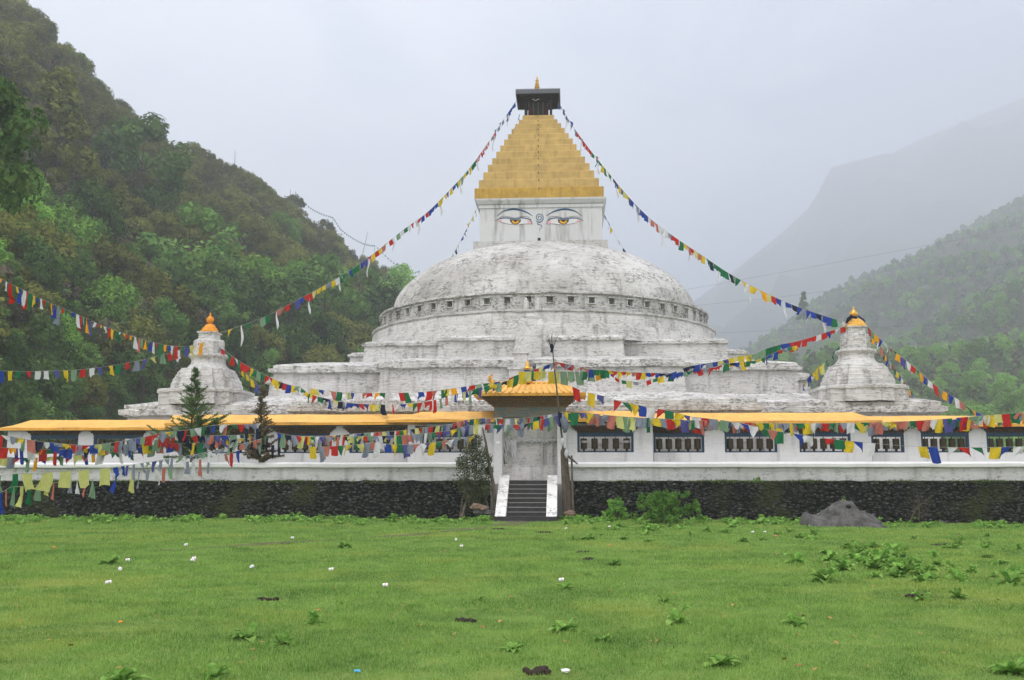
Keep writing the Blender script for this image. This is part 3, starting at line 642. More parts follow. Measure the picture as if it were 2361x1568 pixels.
# ------------------------------------------------------------------ prayer wheel galleries
ZC = 1.5
def gallery(label, x0, x1, yf, zb, bays, rx0, rx1, hl, hr, flare=0, seed=0, extra=0):
    """white wall with openings (bays: x0,x1,nwheels), yellow roof from eave (front) to ridge"""
    t = thing('prayer_wheel_gallery', label, 'gallery', ((x0 + x1) / 2, yf, ZC), 'prayer wheel galleries in front of the plinth')
    D = .55; zs, zh = 2.93, 3.86           # opening
    zt = zb
    mb = MB(); xs_ = [x0] + [v for b in bays for v in b[:2]] + [x1]
    for i in range(0, len(xs_), 2):
        if xs_[i + 1] - xs_[i] > .01: mb.box(xs_[i], xs_[i + 1], yf, yf + D, ZC - .1, zt)
    for b in bays:
        mb.box(b[0], b[1], yf, yf + D, ZC - .1, zs); mb.box(b[0], b[1], yf, yf + D, zh, zt)
    mb.build('wall', M['wall_clean'], t)
    # roof
    ze = zt + .02; zr_ = ze + .52; ye = yf - .55; yr = yf + .45
    mb = MB(); n = 10; vs = []
    def row(y, z, a, b): return [(a + (b - a) * i / n, y, z + .012 * math.sin(i * 1.9 + seed)) for i in range(n + 1)]
    vs += row(ye, ze + .12, rx0, rx1); vs += row((ye + yr) / 2, (ze + zr_) / 2 + .02, rx0 + hl * .45, rx1 - hr * .45); vs += row(yr, zr_ + .04, rx0 + hl, rx1 - hr); vs += row(yf + 1.5, ze + .1, rx0, rx1)
    m = n + 1
    fs = [(r_ * m + i, r_ * m + i + 1, (r_ + 1) * m + i + 1, (r_ + 1) * m + i) for r_ in range(3) for i in range(n)]
    fs += [(0, m, 2 * m, 3 * m), (n, 3 * m + n, 2 * m + n, m + n)]
    mb.add(vs, fs); rf = mb.build('roof', M['roof'], t)
    mb = MB(); mb.box(rx0, rx1, ye - .012, ye + .06, ze + .0, ze + .115); mb.build('eave_board', M['roof_edge'], rf)
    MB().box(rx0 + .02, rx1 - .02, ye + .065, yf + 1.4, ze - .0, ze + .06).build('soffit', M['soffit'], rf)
    for b in bays:
        a, c, nw = b
        w = MB(); f_ = .10
        w.box(a + .002, a + f_, yf + .04, yf + .16, zs + .06, zh - .20); w.box(c - f_, c - .002, yf + .04, yf + .16, zs + .06, zh - .20)
        w.box(a + .002, c - .002, yf + .04, yf + .16, zs, zs + .06); w.box(a + .002, c - .002, yf + .02, yf + .18, zh - .20, zh - .002)
        wo_ = w.build('window_frame', M['blue'], t)
        fz = MB()
        for k, (ex, dz0, dz1, dy) in enumerate(((.02, -.01, .07, .05), (.10, .07, .15, .11), (.19, .15, .23, .17), (.28, .23, .31, .24))):
            fz.box(a - ex, c + ex, yf - dy, yf - .002, zh + dz0 + .003, zh + dz1)
            if k < 3:
                q = a - ex + .04
                while q < c + ex - .05:
                    fz.box(q, q + .07, yf - dy - .05, yf - dy + .0, zh + dz0 + .02, zh + dz1 + .0); q += .155
        fz.build('bracket_frieze', M['frieze'], t)
        sp_ = (c - a - .12) / nw if nw else 1
        for k in range(nw):
            xc = a + .06 + sp_ * (k + .5); wm = MB(); r_ = .155
            wm.lathe(xc, yf + .3, [(r_ * .9, zs + .17), (r_, zs + .2), (r_, zs + .62), (r_ * .9, zs + .65)], 14)
            po = wm.build('prayer_wheel', M['wheel'], t)
            sm = MB(); sm.tube([(xc, yf + .3, zs), (xc, yf + .3, zh)], .018, 6); sm.box(xc - .05, xc + .05, yf + .25, yf + .35, zs + .06, zs + .168)
            sm.build('spindle', M['dark'], po)
            if (k in (0, 4) and label.startswith('white prayer wheel gallery right of')): 
                q = MB(); q.lathe(xc, yf + .3, [(r_ * 1.02, zs + .45), (r_ * 1.02, zs + .55)], 14, caps=False); q.build('pale_ring', M['wheelband'], po)
    return t
def bx(u0, u1, yl): return LP(u0, 1020, yl)[0], LP(u1, 1020, yl)[0]
yA, yB, yC = -26.3, -25.75, -25.2
def bays(lst, yl):
    return [(*bx(a, b, yl), n) for a, b, n in lst]
# right
gA = gallery('white prayer wheel gallery right of the gate, nearest to the leaning pole', LP(1305, 1000, yA)[0], LP(1505, 1000, yA)[0], yA, 4.30, bays([(1331, 1461, 5)], yA), LP(1300, 978, yA - .5)[0], LP(1540, 978, yA - .5)[0], 0, 1.5, seed=1)
gB = gallery('long white prayer wheel gallery with three windows, middle one on the right side', LP(1506, 1000, yB)[0], LP(2008, 1000, yB)[0], yB, 4.22, bays([(1507, 1624, 5), (1671, 1792, 5), (1843, 1962, 5)], yB), LP(1425, 978, yB - .5)[0], LP(2035, 978, yB - .5)[0], 0, 1.0, seed=2)
xe = LP(2700, 1000, yC)[0]
gC = gallery('white prayer wheel gallery at the far right under the lowest roof section', LP(2009, 1000, yC)[0], xe, yC, 4.08, bays([(2010, 2085, 3), (2124, 2235, 5), (2275, 2392, 5), (2430, 2550, 5)], yC), LP(1985, 978, yC - .5)[0], xe + .5, 0, 1, seed=3)
gD = gallery('white prayer wheel gallery left of the gate behind the leafy shrub', LP(940, 1000, yA)[0], LP(1139, 1000, yA)[0], yA, 4.30, bays([(972, 1100, 5)], yA), LP(890, 978, yA - .5)[0], LP(1150, 978, yA - .5)[0], 1.5, 0, seed=4)
gE = gallery('long white prayer wheel gallery with windows behind flag-hung conifers, middle one on the left side', LP(392, 1000, yB)[0], LP(939, 1000, yB)[0], yB, 4.22, bays([(470, 587, 5), (640, 760, 5), (806, 925, 5)], yB), LP(380, 980, yB - .5)[0], LP(985, 980, yB - .5)[0], 0, 0, seed=5)
gF = gallery('white prayer wheel gallery at the far left whose yellow roof ends in an upturned corner', LP(18, 1000, yC)[0], LP(391, 1000, yC)[0], yC, 4.03, bays([(70, 180, 5), (215, 330, 5)], yC), LP(-5, 998, yC - .5)[0], LP(400, 998, yC - .5)[0], 1.1, 0, seed=6)
# ------------------------------------------------------------------ gate
yG = -26.6
t = thing('entrance_gate', 'painted gateway with orange tiled roof and gilt finials above the stairs', 'gate', (.05, yG, ZC))
gx0, gx1 = LP(1139, 1000, yG)[0], LP(1305, 1000, yG)[0]; ox0, ox1 = LP(1158, 1000, yG)[0], LP(1285, 1000, yG)[0]
zbr = LP(1215, 963, yG)[1]
for a, b in ((gx0, ox0), (ox1, gx1)): MB().box(a, b, yG, yG + .9, -.0 + ZC - .3, zbr + .02).build('gate_pillar', M['wall_clean'], t)
zl1 = LP(1215, 938, yG)[1]; zl2 = LP(1215, 914, yG - .5)[1]; zev = LP(1215, 908, yG - 1)[1]
mb = MB(); mb.box(gx0, gx1, yG - .05, yG + .95, zbr + .021, zl1)
mb.build('painted_lintel', M['gpanel'], t)
mb = MB(); nL = 6
for k in range(nL):
    f = k / (nL - 1); e = .04 + .48 * f; z0 = zl1 + .002 + (zl2 - zl1) * k / nL; z1 = zl1 + (zl2 - zl1) * (k + 1) / nL
    mb.box(gx0 - e, gx1 + e, yG - .06 - e * 1.2, yG + .95, z0, z1)
    q = gx0 - e + .03
    while q < gx1 + e - .08: mb.box(q, q + .08, yG - .12 - e * 1.2, yG - .06 - e * 1.2, z0 + .02, z1 - .01); q += .16
mb.build('bracket_tiers', M['gfrieze'], t)
ex0, ex1 = LP(1107, 908, yG - 1.1)[0], LP(1336, 908, yG - 1.1)[0]; rx0, rx1 = LP(1146, 882, yG + .2)[0], LP(1303, 882, yG + .2)[0]; zrd = LP(1215, 884, yG + .2)[1]
mb = MB(); ye = yG - 1.1; yb2 = yG + 1.5; ym = yG + .2
zev = LP(1215, 906, ye)[1]
def lerp(a, b, t_): return a + (b - a) * t_
V_ = []
for (f, zf_) in ((0, 0), (.4, .33), (.75, .7), (1, 1)):
    V_.append([(lerp(ex0, rx0, f), lerp(ye, ym, f), lerp(zev, zrd, zf_)), (lerp(ex1, rx1, f), lerp(ye, ym, f), lerp(zev, zrd, zf_)), (lerp(ex1, rx1, f), lerp(yb2, ym + .1, f), lerp(zev, zrd, zf_)), (lerp(ex0, rx0, f), lerp(yb2, ym + .1, f), lerp(zev, zrd, zf_))])
mb.add([p for r_ in V_ for p in r_], [(4 * j + k, 4 * j + (k + 1) % 4, 4 * j + 4 + (k + 1) % 4, 4 * j + 4 + k) for j in range(3) for k in range(4)] + [(12, 13, 14, 15)])
grf = mb.build('tiled_roof', M['roof'], t)
mb = MB()
nt_ = 13
for k in range(nt_):
    f = (k + .5) / nt_; xa = lerp(ex0 + .25, ex1 - .25, f); xb = lerp(rx0 + .05, rx1 - .05, f)
    mb.tube([(xa, ye - .03, zev + .02), (lerp(xa, xb, .4), lerp(ye, ym, .4), lerp(zev, zrd, .33) + .02), (lerp(xa, xb, .75), lerp(ye, ym, .75), lerp(zev, zrd, .7) + .02), (xb, ym, zrd + .02)], .045, 6)
mb.tube([(rx0 - .1, ym, zrd + .03), (rx1 + .1, ym, zrd + .03)], .07, 8)
mb.tube([(ex0, ye, zev + .02), (lerp(ex0, rx0, .5), lerp(ye, ym, .5), lerp(zev, zrd, .42)), (rx0, ym, zrd)], .05, 6); mb.tube([(ex1, ye, zev + .02), (lerp(ex1, rx1, .5), lerp(ye, ym, .5), lerp(zev, zrd, .42)), (rx1, ym, zrd)], .05, 6)
mb.build('roof_rib', M['roof'], grf)
mb = MB(); mb.box(ex0 - .3, ex1 + .3, ye - .02, ye + .06, zev - .13, zev - .003); mb.box(ex0 - .3, ex0 - .24, ye + .061, yb2, zev - .13, zev - .003); mb.box(ex1 + .24, ex1 + .3, ye + .061, yb2, zev - .13, zev - .003)
mb.build('eave_board', M['roof_edge'], grf)
mb = MB()
for sgn, ex in ((-1, ex0), (1, ex1)):
    a, b = (ex - .3, ex + .02) if sgn < 0 else (ex - .02, ex + .3)
    mb.box(a, b, ye + .0, yb2, zev - .002, zev + .02)
    mb.add([(a, ye + .06, zev - .12), (b, ye + .06, zev - .12), (b + sgn * -.0, yG + .6, zev - .16), (a, yG + .6, zev - .16)], [(0, 1, 2, 3)])
mb.build('side_eave', M['roof'], grf)
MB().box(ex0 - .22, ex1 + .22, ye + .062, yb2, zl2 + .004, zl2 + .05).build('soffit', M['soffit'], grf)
xm = LP(1216, 870, ym)[0]; zt_ = LP(1216, 832, ym)[1]; hh = zt_ - zrd
mb = MB(); mb.lathe(xm, ym, [(.2, zrd), (.27, zrd + .08 * hh), (.17, zrd + .16 * hh), (.24, zrd + .24 * hh), (.14, zrd + .34 * hh), (.12, zrd + .5 * hh), (.09, zrd + .58 * hh), (.2, zrd + .64 * hh), (.17, zrd + .72 * hh), (.07, zrd + .76 * hh), (.12, zrd + .84 * hh), (.06, zrd + .88 * hh), (.09, zrd + .94 * hh), (.01, zt_)], 18)
mb.build('roof_finial', M['gold'], t, smooth=True)
mb = MB(); mb.lathe(xm, ym, [(.13, zrd + .58 * hh), (.2, zrd + .4 * hh), (.28, zrd + .18 * hh)], 12, caps=False); mb.jit(.05, 4).build('finial_cloth', CL['B'], t)
for u, sg in ((1134, -1), (1303, 1)):
    x, z = LP(u, 886, ym); mb = MB()
    pth = [(x, ym, z - .05), (x + sg * -.05, ym, z + .12), (x + sg * .12, ym, z + .22), (x + sg * .02, ym, z + .36), (x - sg * .04, ym, z + .46), (x + sg * .06, ym, z + .52)]
    mb.tube(pth, [.12, .13, .1, .09, .05, .015], 8)
    for q in range(5): mb.lathe(x + rng.uniform(-.14, .14), ym + rng.uniform(-.05, .05), [(.02, z + .02 + q * .07), (.06, z + .06 + q * .07), (.01, z + .13 + q * .07)], 6)
    mb.jit(.02, 6).build('makara_ornament', M['gold'], t, smooth=True)
x, z = LP(1203, 1017, yG); 
MB().box(LP(1148, 1020, yG)[0] - .1, LP(1148, 1020, yG)[0] + .1, yG - .008, yG - .002, LP(1148, 1020, yG)[1] - .05, LP(1148, 1020, yG)[1] + .05).build('paper_notice', M['paper'], t)
# white shrine wall seen through the gate
ys_ = -25.0
t = thing('gate_shrine', 'weathered white shrine wall with recessed panel seen through the gate', 'shrine', (0, ys_, ZC))
sx0, sx1 = LP(1120, 1000, ys_)[0], LP(1322, 1000, ys_)[0]
za, zb_, zcx, zd = LP(1200, 1108, ys_)[1], LP(1200, 1072, ys_)[1], LP(1200, 1016, ys_)[1], LP(1200, 960, ys_)[1]
M['shr'] = whitewash('shrine_wash', (.84, .82, .77), .5, .5, .6, .4, 1.5, .2, .49)
prism(rect(sx0, sx1, ys_ - .3, ys_ + .6), [(0, 1.0), (0, zb_ - .06), (.06, zb_ - .04), (.05, zb_)], .4, .03, seed=80).build('base_block', M['shr'], t)
prism(rect(sx0, sx1, ys_ + .05, ys_ + .6), [(0, zb_), (0, zcx)], .4, .02, seed=81).build('panel', M['shr'], t)
prism(rect(sx0, sx1, ys_ - .2, ys_ + .6), [(0, zcx - .02), (.08, zcx), (.08, zcx + .1), (-.05, zcx + .14), (-.04, zd)], .3, .05, seed=82).build('upper_block', M['shr'], t)
for u in (1167, 1249, 1272):
    x = LP(u, 1040, ys_)[0]; MB().box(x - .05, x + .05, ys_ - .1, ys_ + .05, zb_ + .002, zcx - .03).build('pilaster', M['shr'], t)
mb = MB(); rr = random.Random(5)
for k in range(14):
    x = LP(1162 + k * 2.2, 1020, ys_)[0]; z = zcx + rr.uniform(0, .1); L_ = rr.uniform(.4, 1.1)
    mb.tube([(x, ys_ - .32, z), (x + rr.uniform(-.08, .12), ys_ - .34, z - L_ * .5), (x + rr.uniform(-.05, .2), ys_ - .33, z - L_)], [.03, .035, .01], 5)
for k in range(16):
    x = LP(1185 + k * 6, 1020, ys_)[0]; mb.tube([(x, ys_ - .32, zcx + .02), (x + .12, ys_ - .36, zcx + rr.uniform(-.12, .02)), (x + .22, ys_ - .31, zcx + .05)], .03, 5)
mb.build('hung_scarf', M['paper'], t)
# ------------------------------------------------------------------ prayer flag strings
def catmull(pts, n=10):
    out = []
    for i in range(len(pts) - 1):
        p0, p1, p2, p3 = pts[max(i - 1, 0)], pts[i], pts[i + 1], pts[min(i + 2, len(pts) - 1)]
        for k in range(n):
            t = k / n
            out.append(.5 * ((2 * p1) + (-p0 + p2) * t + (2 * p0 - 5 * p1 + 4 * p2 - p3) * t * t + (-p0 + 3 * p1 - 3 * p2 + p3) * t ** 3))
    out.append(pts[-1]); return out
nstr = 0
def flags(label, pts, Y0, Y1, seq, wd=.3, h=.36, gap=.12, var=.35, styles='rrrtcs', seed=None, tails=0, cords=1, sizes=None, group=None, start=0.0, end=1.0, fade=.22):
    """pts: (u,v) of the cord as seen; depth runs from Y0 to Y1; seq: colours, spread evenly"""
    global nstr
    nstr += 1; r = random.Random(seed or nstr * 13)
    us = [0]
    for a, b in zip(pts, pts[1:]): us.append(us[-1] + math.hypot(b[0] - a[0], b[1] - a[1]))
    P3 = [P(p[0], p[1], Y0 + (Y1 - Y0) * s / us[-1]) for p, s in zip(pts, us)]
    cv = catmull(P3); L_ = [0]
    for a, b in zip(cv, cv[1:]): L_.append(L_[-1] + (b - a).length)
    def at(s):
        s = max(0, min(L_[-1], s)); i = 0
        lo, hi = 0, len(L_) - 2
        while lo < hi:
            m_ = (lo + hi) // 2
            if L_[m_ + 1] < s: lo = m_ + 1
            else: hi = m_
        return cv[lo].lerp(cv[lo + 1], (s - L_[lo]) / max(1e-6, L_[lo + 1] - L_[lo]))
    t = thing('prayer_flag_string', label, 'prayer flags', tuple(cv[0]), group or 'prayer flag strings', 'W')
    mb = MB(); mb.tube(cv[::2] + [cv[-1]], .007, 4); mb.build('cord', M['cord'], t)
    n = len(seq); sA, sB = L_[-1] * start, L_[-1] * end; pitch = (sB - sA) / n
    for i, c in enumerate(seq):
        if c in ' .': continue
        sz = sizes[i] if sizes else 1
        if r.random() < fade: c = {'B': 'V', 'R': 'P', 'G': 'E', 'W': 'L', 'Y': 'F', 'K': 'L', 'O': 'Y'}.get(c, c)
        if not sizes and 'c' not in styles and r.random() < .06: continue
        ww = min(wd * r.uniform(1 - var * .3, 1 + var * .3) * (sizes and 1 or 1), pitch * 1.25) * (1 if not sizes else min(1, sz + .4)); hh = h * r.uniform(1 - var, 1 + var * .6) * sz
        sty = r.choice(styles); s0 = sA + pitch * (i + .5) - ww / 2 + r.uniform(-.5, .5) * (gap + .25) * ww
        nx_, ny_ = 5, 5; vs = []; ph = r.uniform(0, 6.28); am = r.uniform(.02, .07) * (hh / .36) ; sw = r.uniform(-.18, .22) * hh; swy = r.uniform(-.12, .12) * hh; sk = r.uniform(-.1, .1) * hh
        if sty == 's': ww *= .45; hh *= 1.15
        if sty == 'u': hh *= .7; am *= 1.3
        if sty == 'c': hh *= .45; am *= 1.6
        d = at(s0 + ww) - at(s0); d.z = 0; dn = Vector((-d.y, d.x, 0)).normalized() if d.length > 1e-5 else Vector((0, 1, 0)); dx_ = d.normalized() if d.length > 1e-5 else Vector((1, 0, 0))
        cor = r.choice((0, 1))
        for j in range(ny_ + 1):
            tt = j / ny_
            for k in range(nx_ + 1):
                q = k / nx_; top = at(s0 + ww * q)
                qq = q
                if sty == 't': qq = q + ((cor) - q) * tt * .85
                if sty in 'rsc': qq = q + (.5 - q) * tt * r.uniform(.0, .04)
                p = top + dx_ * ((qq - q) * ww + sw * tt) + dn * (am * math.sin(q * 5 + ph + tt * 2.5) * (.25 + tt) + swy * tt * tt)
                zz = hh * tt * (1 + .08 * math.sin(q * 3 + ph)) + sk * q * tt
                if sty == 't': zz *= (1 - .35 * abs(q - cor) * tt)
                if sty == 'u': zz *= .35 + .65 * math.sin(math.pi * (.12 + .76 * q)) + .3 * math.sin(q * 6 + ph) * tt
                if sty == 'c': zz += am * .8 * math.sin(q * 9 + ph) * tt
                p = p - Vector((0, 0, zz)); vs.append(p)
        m = nx_ + 1; fs = [(j * m + k, j * m + k + 1, (j + 1) * m + k + 1, (j + 1) * m + k) for j in range(ny_) for k in range(nx_)]
        mb = MB(); mb.add(vs, fs); o = mb.build('flag', CL[c], t, smooth=True)
    for k in range(tails):
        s0 = L_[-1] * (k + .6) / (tails + .2); p = at(s0); Lt = r.uniform(.9, 1.3); mb = MB(); vs = []
        for j in range(7):
            tt = j / 6; q = p - Vector((0, 0, Lt * tt)) + Vector((.06 * math.sin(tt * 5 + k), .05 * math.cos(tt * 4), 0)); wj = (.05 + .02 * math.sin(tt * 6 + k)) * (1 if j < 6 else .3)
            vs += [q + Vector((-wj, 0, 0)), q + Vector((wj, .02, 0))]
        mb.add(vs, [(2 * j, 2 * j + 1, 2 * j + 3, 2 * j + 2) for j in range(6)]); mb.build('streamer', CL['W'], t, smooth=True)
    return t
YTL, YTR = 54.6, 52.6
flags('long prayer flag string from the golden spire down to the orange-capped corner stupa', [(1190, 232), (1135, 315), (1085, 385), (1040, 435), (985, 490), (930, 530), (870, 578), (810, 622), (740, 663), (670, 700), (600, 735), (505, 768)], 71.3, YTL,
      'BBBBBBLLLLRLRRRRRRRGGYGYGYGBYVYYYBBBRBRWRWGWGRRYRYRYRBBGGBGGWYWYYYRRBBRRRRBGE..G..Y', .36, .42, tails=12, styles='rrrrt', end=.98)
flags('long prayer flag string from the golden spire down to the brass-capped corner stupa', [(1287, 235), (1320, 290), (1360, 345), (1400, 395), (1450, 455), (1500, 505), (1560, 550), (1620, 590), (1680, 630), (1750, 668), (1820, 700), (1890, 725), (1955, 745)], 71.3, YTR,
      'BBBBBLBLLLRRLRRRRGRGGYGYGYKVYVYYVBLLBBBWRRWWWLRRGYRRYRYGKGGGGKGGYWYYYOYRBBBKBKBBKBBGWW', .40, .46, tails=11, styles='rrrrrt')
flags('short flag string behind the spire going down to the left back corner', [(1199, 262), (1185, 300), (1150, 385), (1100, 480), (1070, 540), (1035, 603), (1000, 650)], 74.5, 84, 'BBBGGGKGGGGKYYYYKVYKGKBKY', .45, .5, styles='rtt')
flags('short flag string behind the spire going down to the right back corner', [(1276, 262), (1290, 300), (1330, 380), (1386, 480), (1420, 545), (1452, 593), (1490, 640)], 74.5, 84, 'BBBGGGKGGGGEEGGYKVYVYYKGKBKY', .45, .5, tails=3, styles='rtt')
flags('flag string hung with big red flags left of the brass-capped corner stupa', [(1959, 749), (1888, 772), (1839, 787), (1802, 794), (1764, 805), (1738, 817), (1700, 822), (1663, 832), (1599, 843), (1575, 849)], YTR, 47, 'YRWRBRWRRRRRBBGGGGEGYYYYBYBWBBKK', .42, .38, styles='rrtc')
flags('flag string just below the one with big red flags, of green, red and blue', [(1839, 797), (1805, 805), (1757, 826), (1734, 832), (1674, 839), (1648, 847), (1603, 854), (1560, 862)], 50, 47, 'YGWRBBBGYGGYBKGRRRLRRGEL', .36, .36, styles='rtcc')
flags('flag string of reds and greens passing behind the gate roof to the leaning pole', [(1278, 834), (1300, 838), (1339, 846), (1354, 851), (1401, 854), (1425, 857), (1472, 859), (1511, 860), (1535, 861), (1574, 858)], 43.0, 47, 'RRLRWRRBGGGYRYRYRRYBRBKBGWB', .36, .34, styles='rttc')
flags('flag string with large pale yellow and pale green squares right of the gate finial', [(1195, 857), (1255, 857), (1284, 857), (1330, 857), (1400, 858), (1425, 874), (1450, 879), (1472, 881), (1500, 876), (1520, 870), (1560, 856)], 43.3, 46.5, 'YFYFYFEEEGGOBBRGYKWRGYKB', .36, .5, styles='rrr', sizes=[1] * 11 + [.9, .3, .3, .3, .3, .5, .3, .3, .4, .4, .9, .4, .8])
flags('flag string descending behind the brass-capped corner stupa towards the plinth', [(1948, 785), (1940, 795), (1925, 809), (1910, 828), (1884, 850), (1862, 873), (1850, 892)], 54, 60, 'RRGGGEGYYYYBBYB', .4, .5, styles='rtt')
flags('outer one of the two multicoloured strings descending right of the brass-capped stupa', [(2000, 753), (2019, 772), (2060, 809), (2094, 835), (2128, 865), (2165, 895), (2210, 922), (2240, 944), (2290, 968)], YTR, 47.5, 'RGOBWRGOBWRGOBWRGOBWRGOBWR', .34, .44, styles='rttr')
flags('inner one of the two multicoloured strings descending right of the brass-capped stupa', [(2000, 757), (2012, 780), (2030, 798), (2049, 832), (2072, 862), (2105, 910), (2125, 940)], YTR, 58, 'RGOBWRGOBWRGOBWRGOBWRGO', .3, .4, styles='rttr')
flags('string with long red flags from the upper left edge to the orange-capped stupa', [(-60, 615), (0, 641), (19, 652), (47, 665), (75, 680), (101, 692), (127, 704), (150, 713), (197, 733), (234, 750), (270, 764), (305, 775), (352, 789), (398, 798), (434, 798), (457, 792), (487, 786)], 30, YTL,
      'GOBLWRGOBWRGYBWRGYBWRGOBWRGOBWRGOBWRYWROGWOROWRGOBWRGOBWROGBYWROGY', .26, .50, var=.8, styles='rrsst')
flags('string of well-spaced bright flags just above the left gallery roof', [(-50, 853), (0, 855), (42, 856), (89, 856), (131, 854), (176, 853), (211, 849), (251, 844), (291, 837), (328, 830), (363, 821), (394, 814), (412, 808), (440, 800), (475, 790)], 36, YTL, 'RWBYGRWWVYGRWVYGRWVYGRWVYG', .42, .46, styles='rrrtu')
flags('flag string sagging from the orange-capped stupa across the plinth to the leaning pole', [(489, 789), (517, 808), (554, 834), (591, 855), (629, 873), (665, 887), (706, 894), (747, 900), (808, 906), (872, 906), (923, 906), (986, 903), (1050, 895), (1106, 886), (1155, 879), (1195, 864), (1240, 850), (1276, 836)], YTL, 43.3,
      'KBLRLGRWGRRRYGEGRRYYKRBYEWRGYYBW.RG.YBW.RR.OGW..RG.YB.RR.GYO.B.RG.GYB.WRGYYGRYBK', .36, .42, styles='rrrtu')
flags('flag string with many navy and yellow flags in front of the left plinth cornice', [(693, 893), (716, 909), (752, 919), (795, 928), (846, 932), (910, 933), (974, 928), (1025, 917), (1063, 906), (1106, 894), (1150, 884), (1185, 872)], 50, 44, 'GYGRGKBYKKBBRBYYKWRWBYGRRRRGRWBYGGBGYEKY', .36, .42, styles='rrtcsu')
flags('short string of yellow flags hanging right below the orange-capped stupa', [(545, 828), (568, 862), (586, 880), (600, 893), (612, 905)], 54, 53, 'YYYYVB', .32, .42, styles='rr')
# strings along the front
flags('front flag string from the gate roof down to the right edge, crossing the windows', [(1317, 890), (1342, 901), (1373, 909), (1394, 914), (1417, 922), (1445, 929), (1472, 934), (1493, 939), (1524, 944), (1546, 948), (1571, 955), (1598, 961), (1640, 966), (1699, 974), (1735, 982), (1783, 993), (1825, 999), (1881, 1008), (1930, 1014), (1962, 1017), (2013, 1022), (2072, 1027), (2126, 1030), (2175, 1031), (2238, 1032), (2361, 1030), (2440, 1027)], 43.6, 38,
      'RGYBWRGYBWRGYVWRLGYBW.RGYBW.RGYBW.RG.YB.WRG.YBWRGY', .38, .50, styles='rrttuur')
for nm, Yo, dv, sq_, hh in (('dense flag string of bright squares along the right eaves from the pole', 42.6, 0, 'OYGVYLPLPFEFLLGYLRYVWGRPYEVWLRPYGYLLYGYWWRGEKWYGRPYYRPGRPWYVGBRGEWYYRGPOBYR', .5),
                     ('faded flag string just behind the bright one along the right eaves', 42.9, 3, 'EGYLPLLPYEGWLYVGPWYRVLYGEPWVGLRYKWRGYOEWRPGYKRWLPGEWYBRVGYPWRGEYBLWRG', .42)):
    flags(nm, [(1292, 950 + dv), (1323, 951 + dv), (1370, 954 + dv), (1417, 959 + dv), (1472, 963 + dv), (1504, 964 + dv), (1550, 967 + dv), (1629, 971 + dv), (1700, 974 + dv), (1783, 976 + dv), (1900, 976 + dv), (2003, 974 + dv), (2100, 971 + dv), (2165, 967 + dv), (2236, 961 + dv), (2361, 951 + dv), (2420, 946 + dv)], Yo, Yo - 2, sq_, .36, hh, styles='rrtscu')
for nm, Yo, dv, sq_ in (('dense flag string left of the pole along the eaves, mostly grey, red and green', 42.8, 0, 'KLWLRKGLRGVFKWERGWRLVEYGBVRPRWLVGFKRLERFKLYGRWKLFPRWEGKVLWGRFKYRPVLEKFRBYGLWPKR'),
                   ('second dense flag string left of the pole, sagging lower with big faded squares', 42.4, 14, 'BEVRYGKLRWEVGLRWFKVLEYVBRGEWKLPRGFVKWLERYGFKRPLEVWGYFRLKEB')):
    flags(nm, [(1287, 953 + dv * .3), (1250, 959 + dv * .6), (1207, 964 + dv), (1155, 966 + dv), (1102, 965 + dv), (1060, 972 + dv), (1037, 979 + dv), (974, 986 + dv), (923, 993 + dv * .8), (833, 999 + dv * .5), (757, 1005 + dv * .2), (680, 1005), (640, 998)], Yo, Yo + 1.5, sq_, .38, .48, styles='rrcuts')
flags('lowest flag row left of the gate below the windows, red, white, blue, yellow squares', [(1095, 1003), (1077, 1008), (1022, 1017), (986, 1022), (931, 1026), (895, 1024), (858, 1020), (822, 1025), (749, 1030), (712, 1030)], 42.6, 43.4, 'YLWKWRGYBWRLBGYBWWRLFEYLGRRLWY', .38, .5, styles='rrrtu')
flags('topmost flag row at the lower left passing behind the green conifer', [(-30, 1000), (0, 1003), (29, 1007), (78, 1016), (130, 1022), (195, 1027), (234, 1024), (286, 1016), (339, 1006), (383, 997), (440, 990), (500, 980), (580, 978), (602, 975)], 40, 44.5, 'LRWLYGPKWBLYRLRBFEGRKWBGRRLYEKREWGKBWPGRKLW', .38, .42, styles='rrtcsu')
flags('middle flag row at the lower left, blue, yellow and red squares', [(-30, 1030), (0, 1032), (70, 1035), (156, 1036), (250, 1030), (330, 1019), (400, 1007), (450, 1004), (530, 1004), (600, 1000)], 40.5, 44.4, 'GEROBBWYRGRBBFYKLYRGLWBKYGERRRVKRKLPVBYGWEYG', .38, .46, styles='rrtcsu')
flags('lowest flag row at the lower left above the white parapet', [(-30, 1052), (0, 1053), (65, 1056), (130, 1053), (208, 1048), (286, 1037), (338, 1028), (378, 1024), (440, 1022), (520, 1015), (590, 1008)], 41, 44.3, 'EYFLRGEOBFGERFPBOWEGWLGBYEPLBRLKYGLKPBWKYLP', .38, .44, styles='rrtcsu')
flags('short cord of pale green flags at the left edge above the parapet', [(-60, 1100), (0, 1097), (44, 1092), (91, 1091), (135, 1087), (177, 1084), (216, 1082), (258, 1078), (307, 1071), (365, 1062), (443, 1049), (521, 1033), (604, 1011)], 23, 43, 'EEG', .42, .5, styles='r', end=.17, seed=3)
flags('string of five big pale yellow prayer flags low at the left edge', [(40, 1092.5), (91, 1091.3), (135, 1087.5), (177, 1084.4), (216, 1082.3), (262, 1078)], 24.5, 28.6, 'FFFFF', .46, .47, var=.12, styles='r', gap=0)
flags('tattered grey and blue flag string rising from the parapet to the browning conifer', [(262, 1078), (307, 1071.4), (365, 1062.4), (443, 1049.4), (521, 1033.4), (604, 1011.4)], 28.7, 43, 'BBVLLEBLLLEWLLEWLLEEPLPP', .42, .34, styles='ccts')
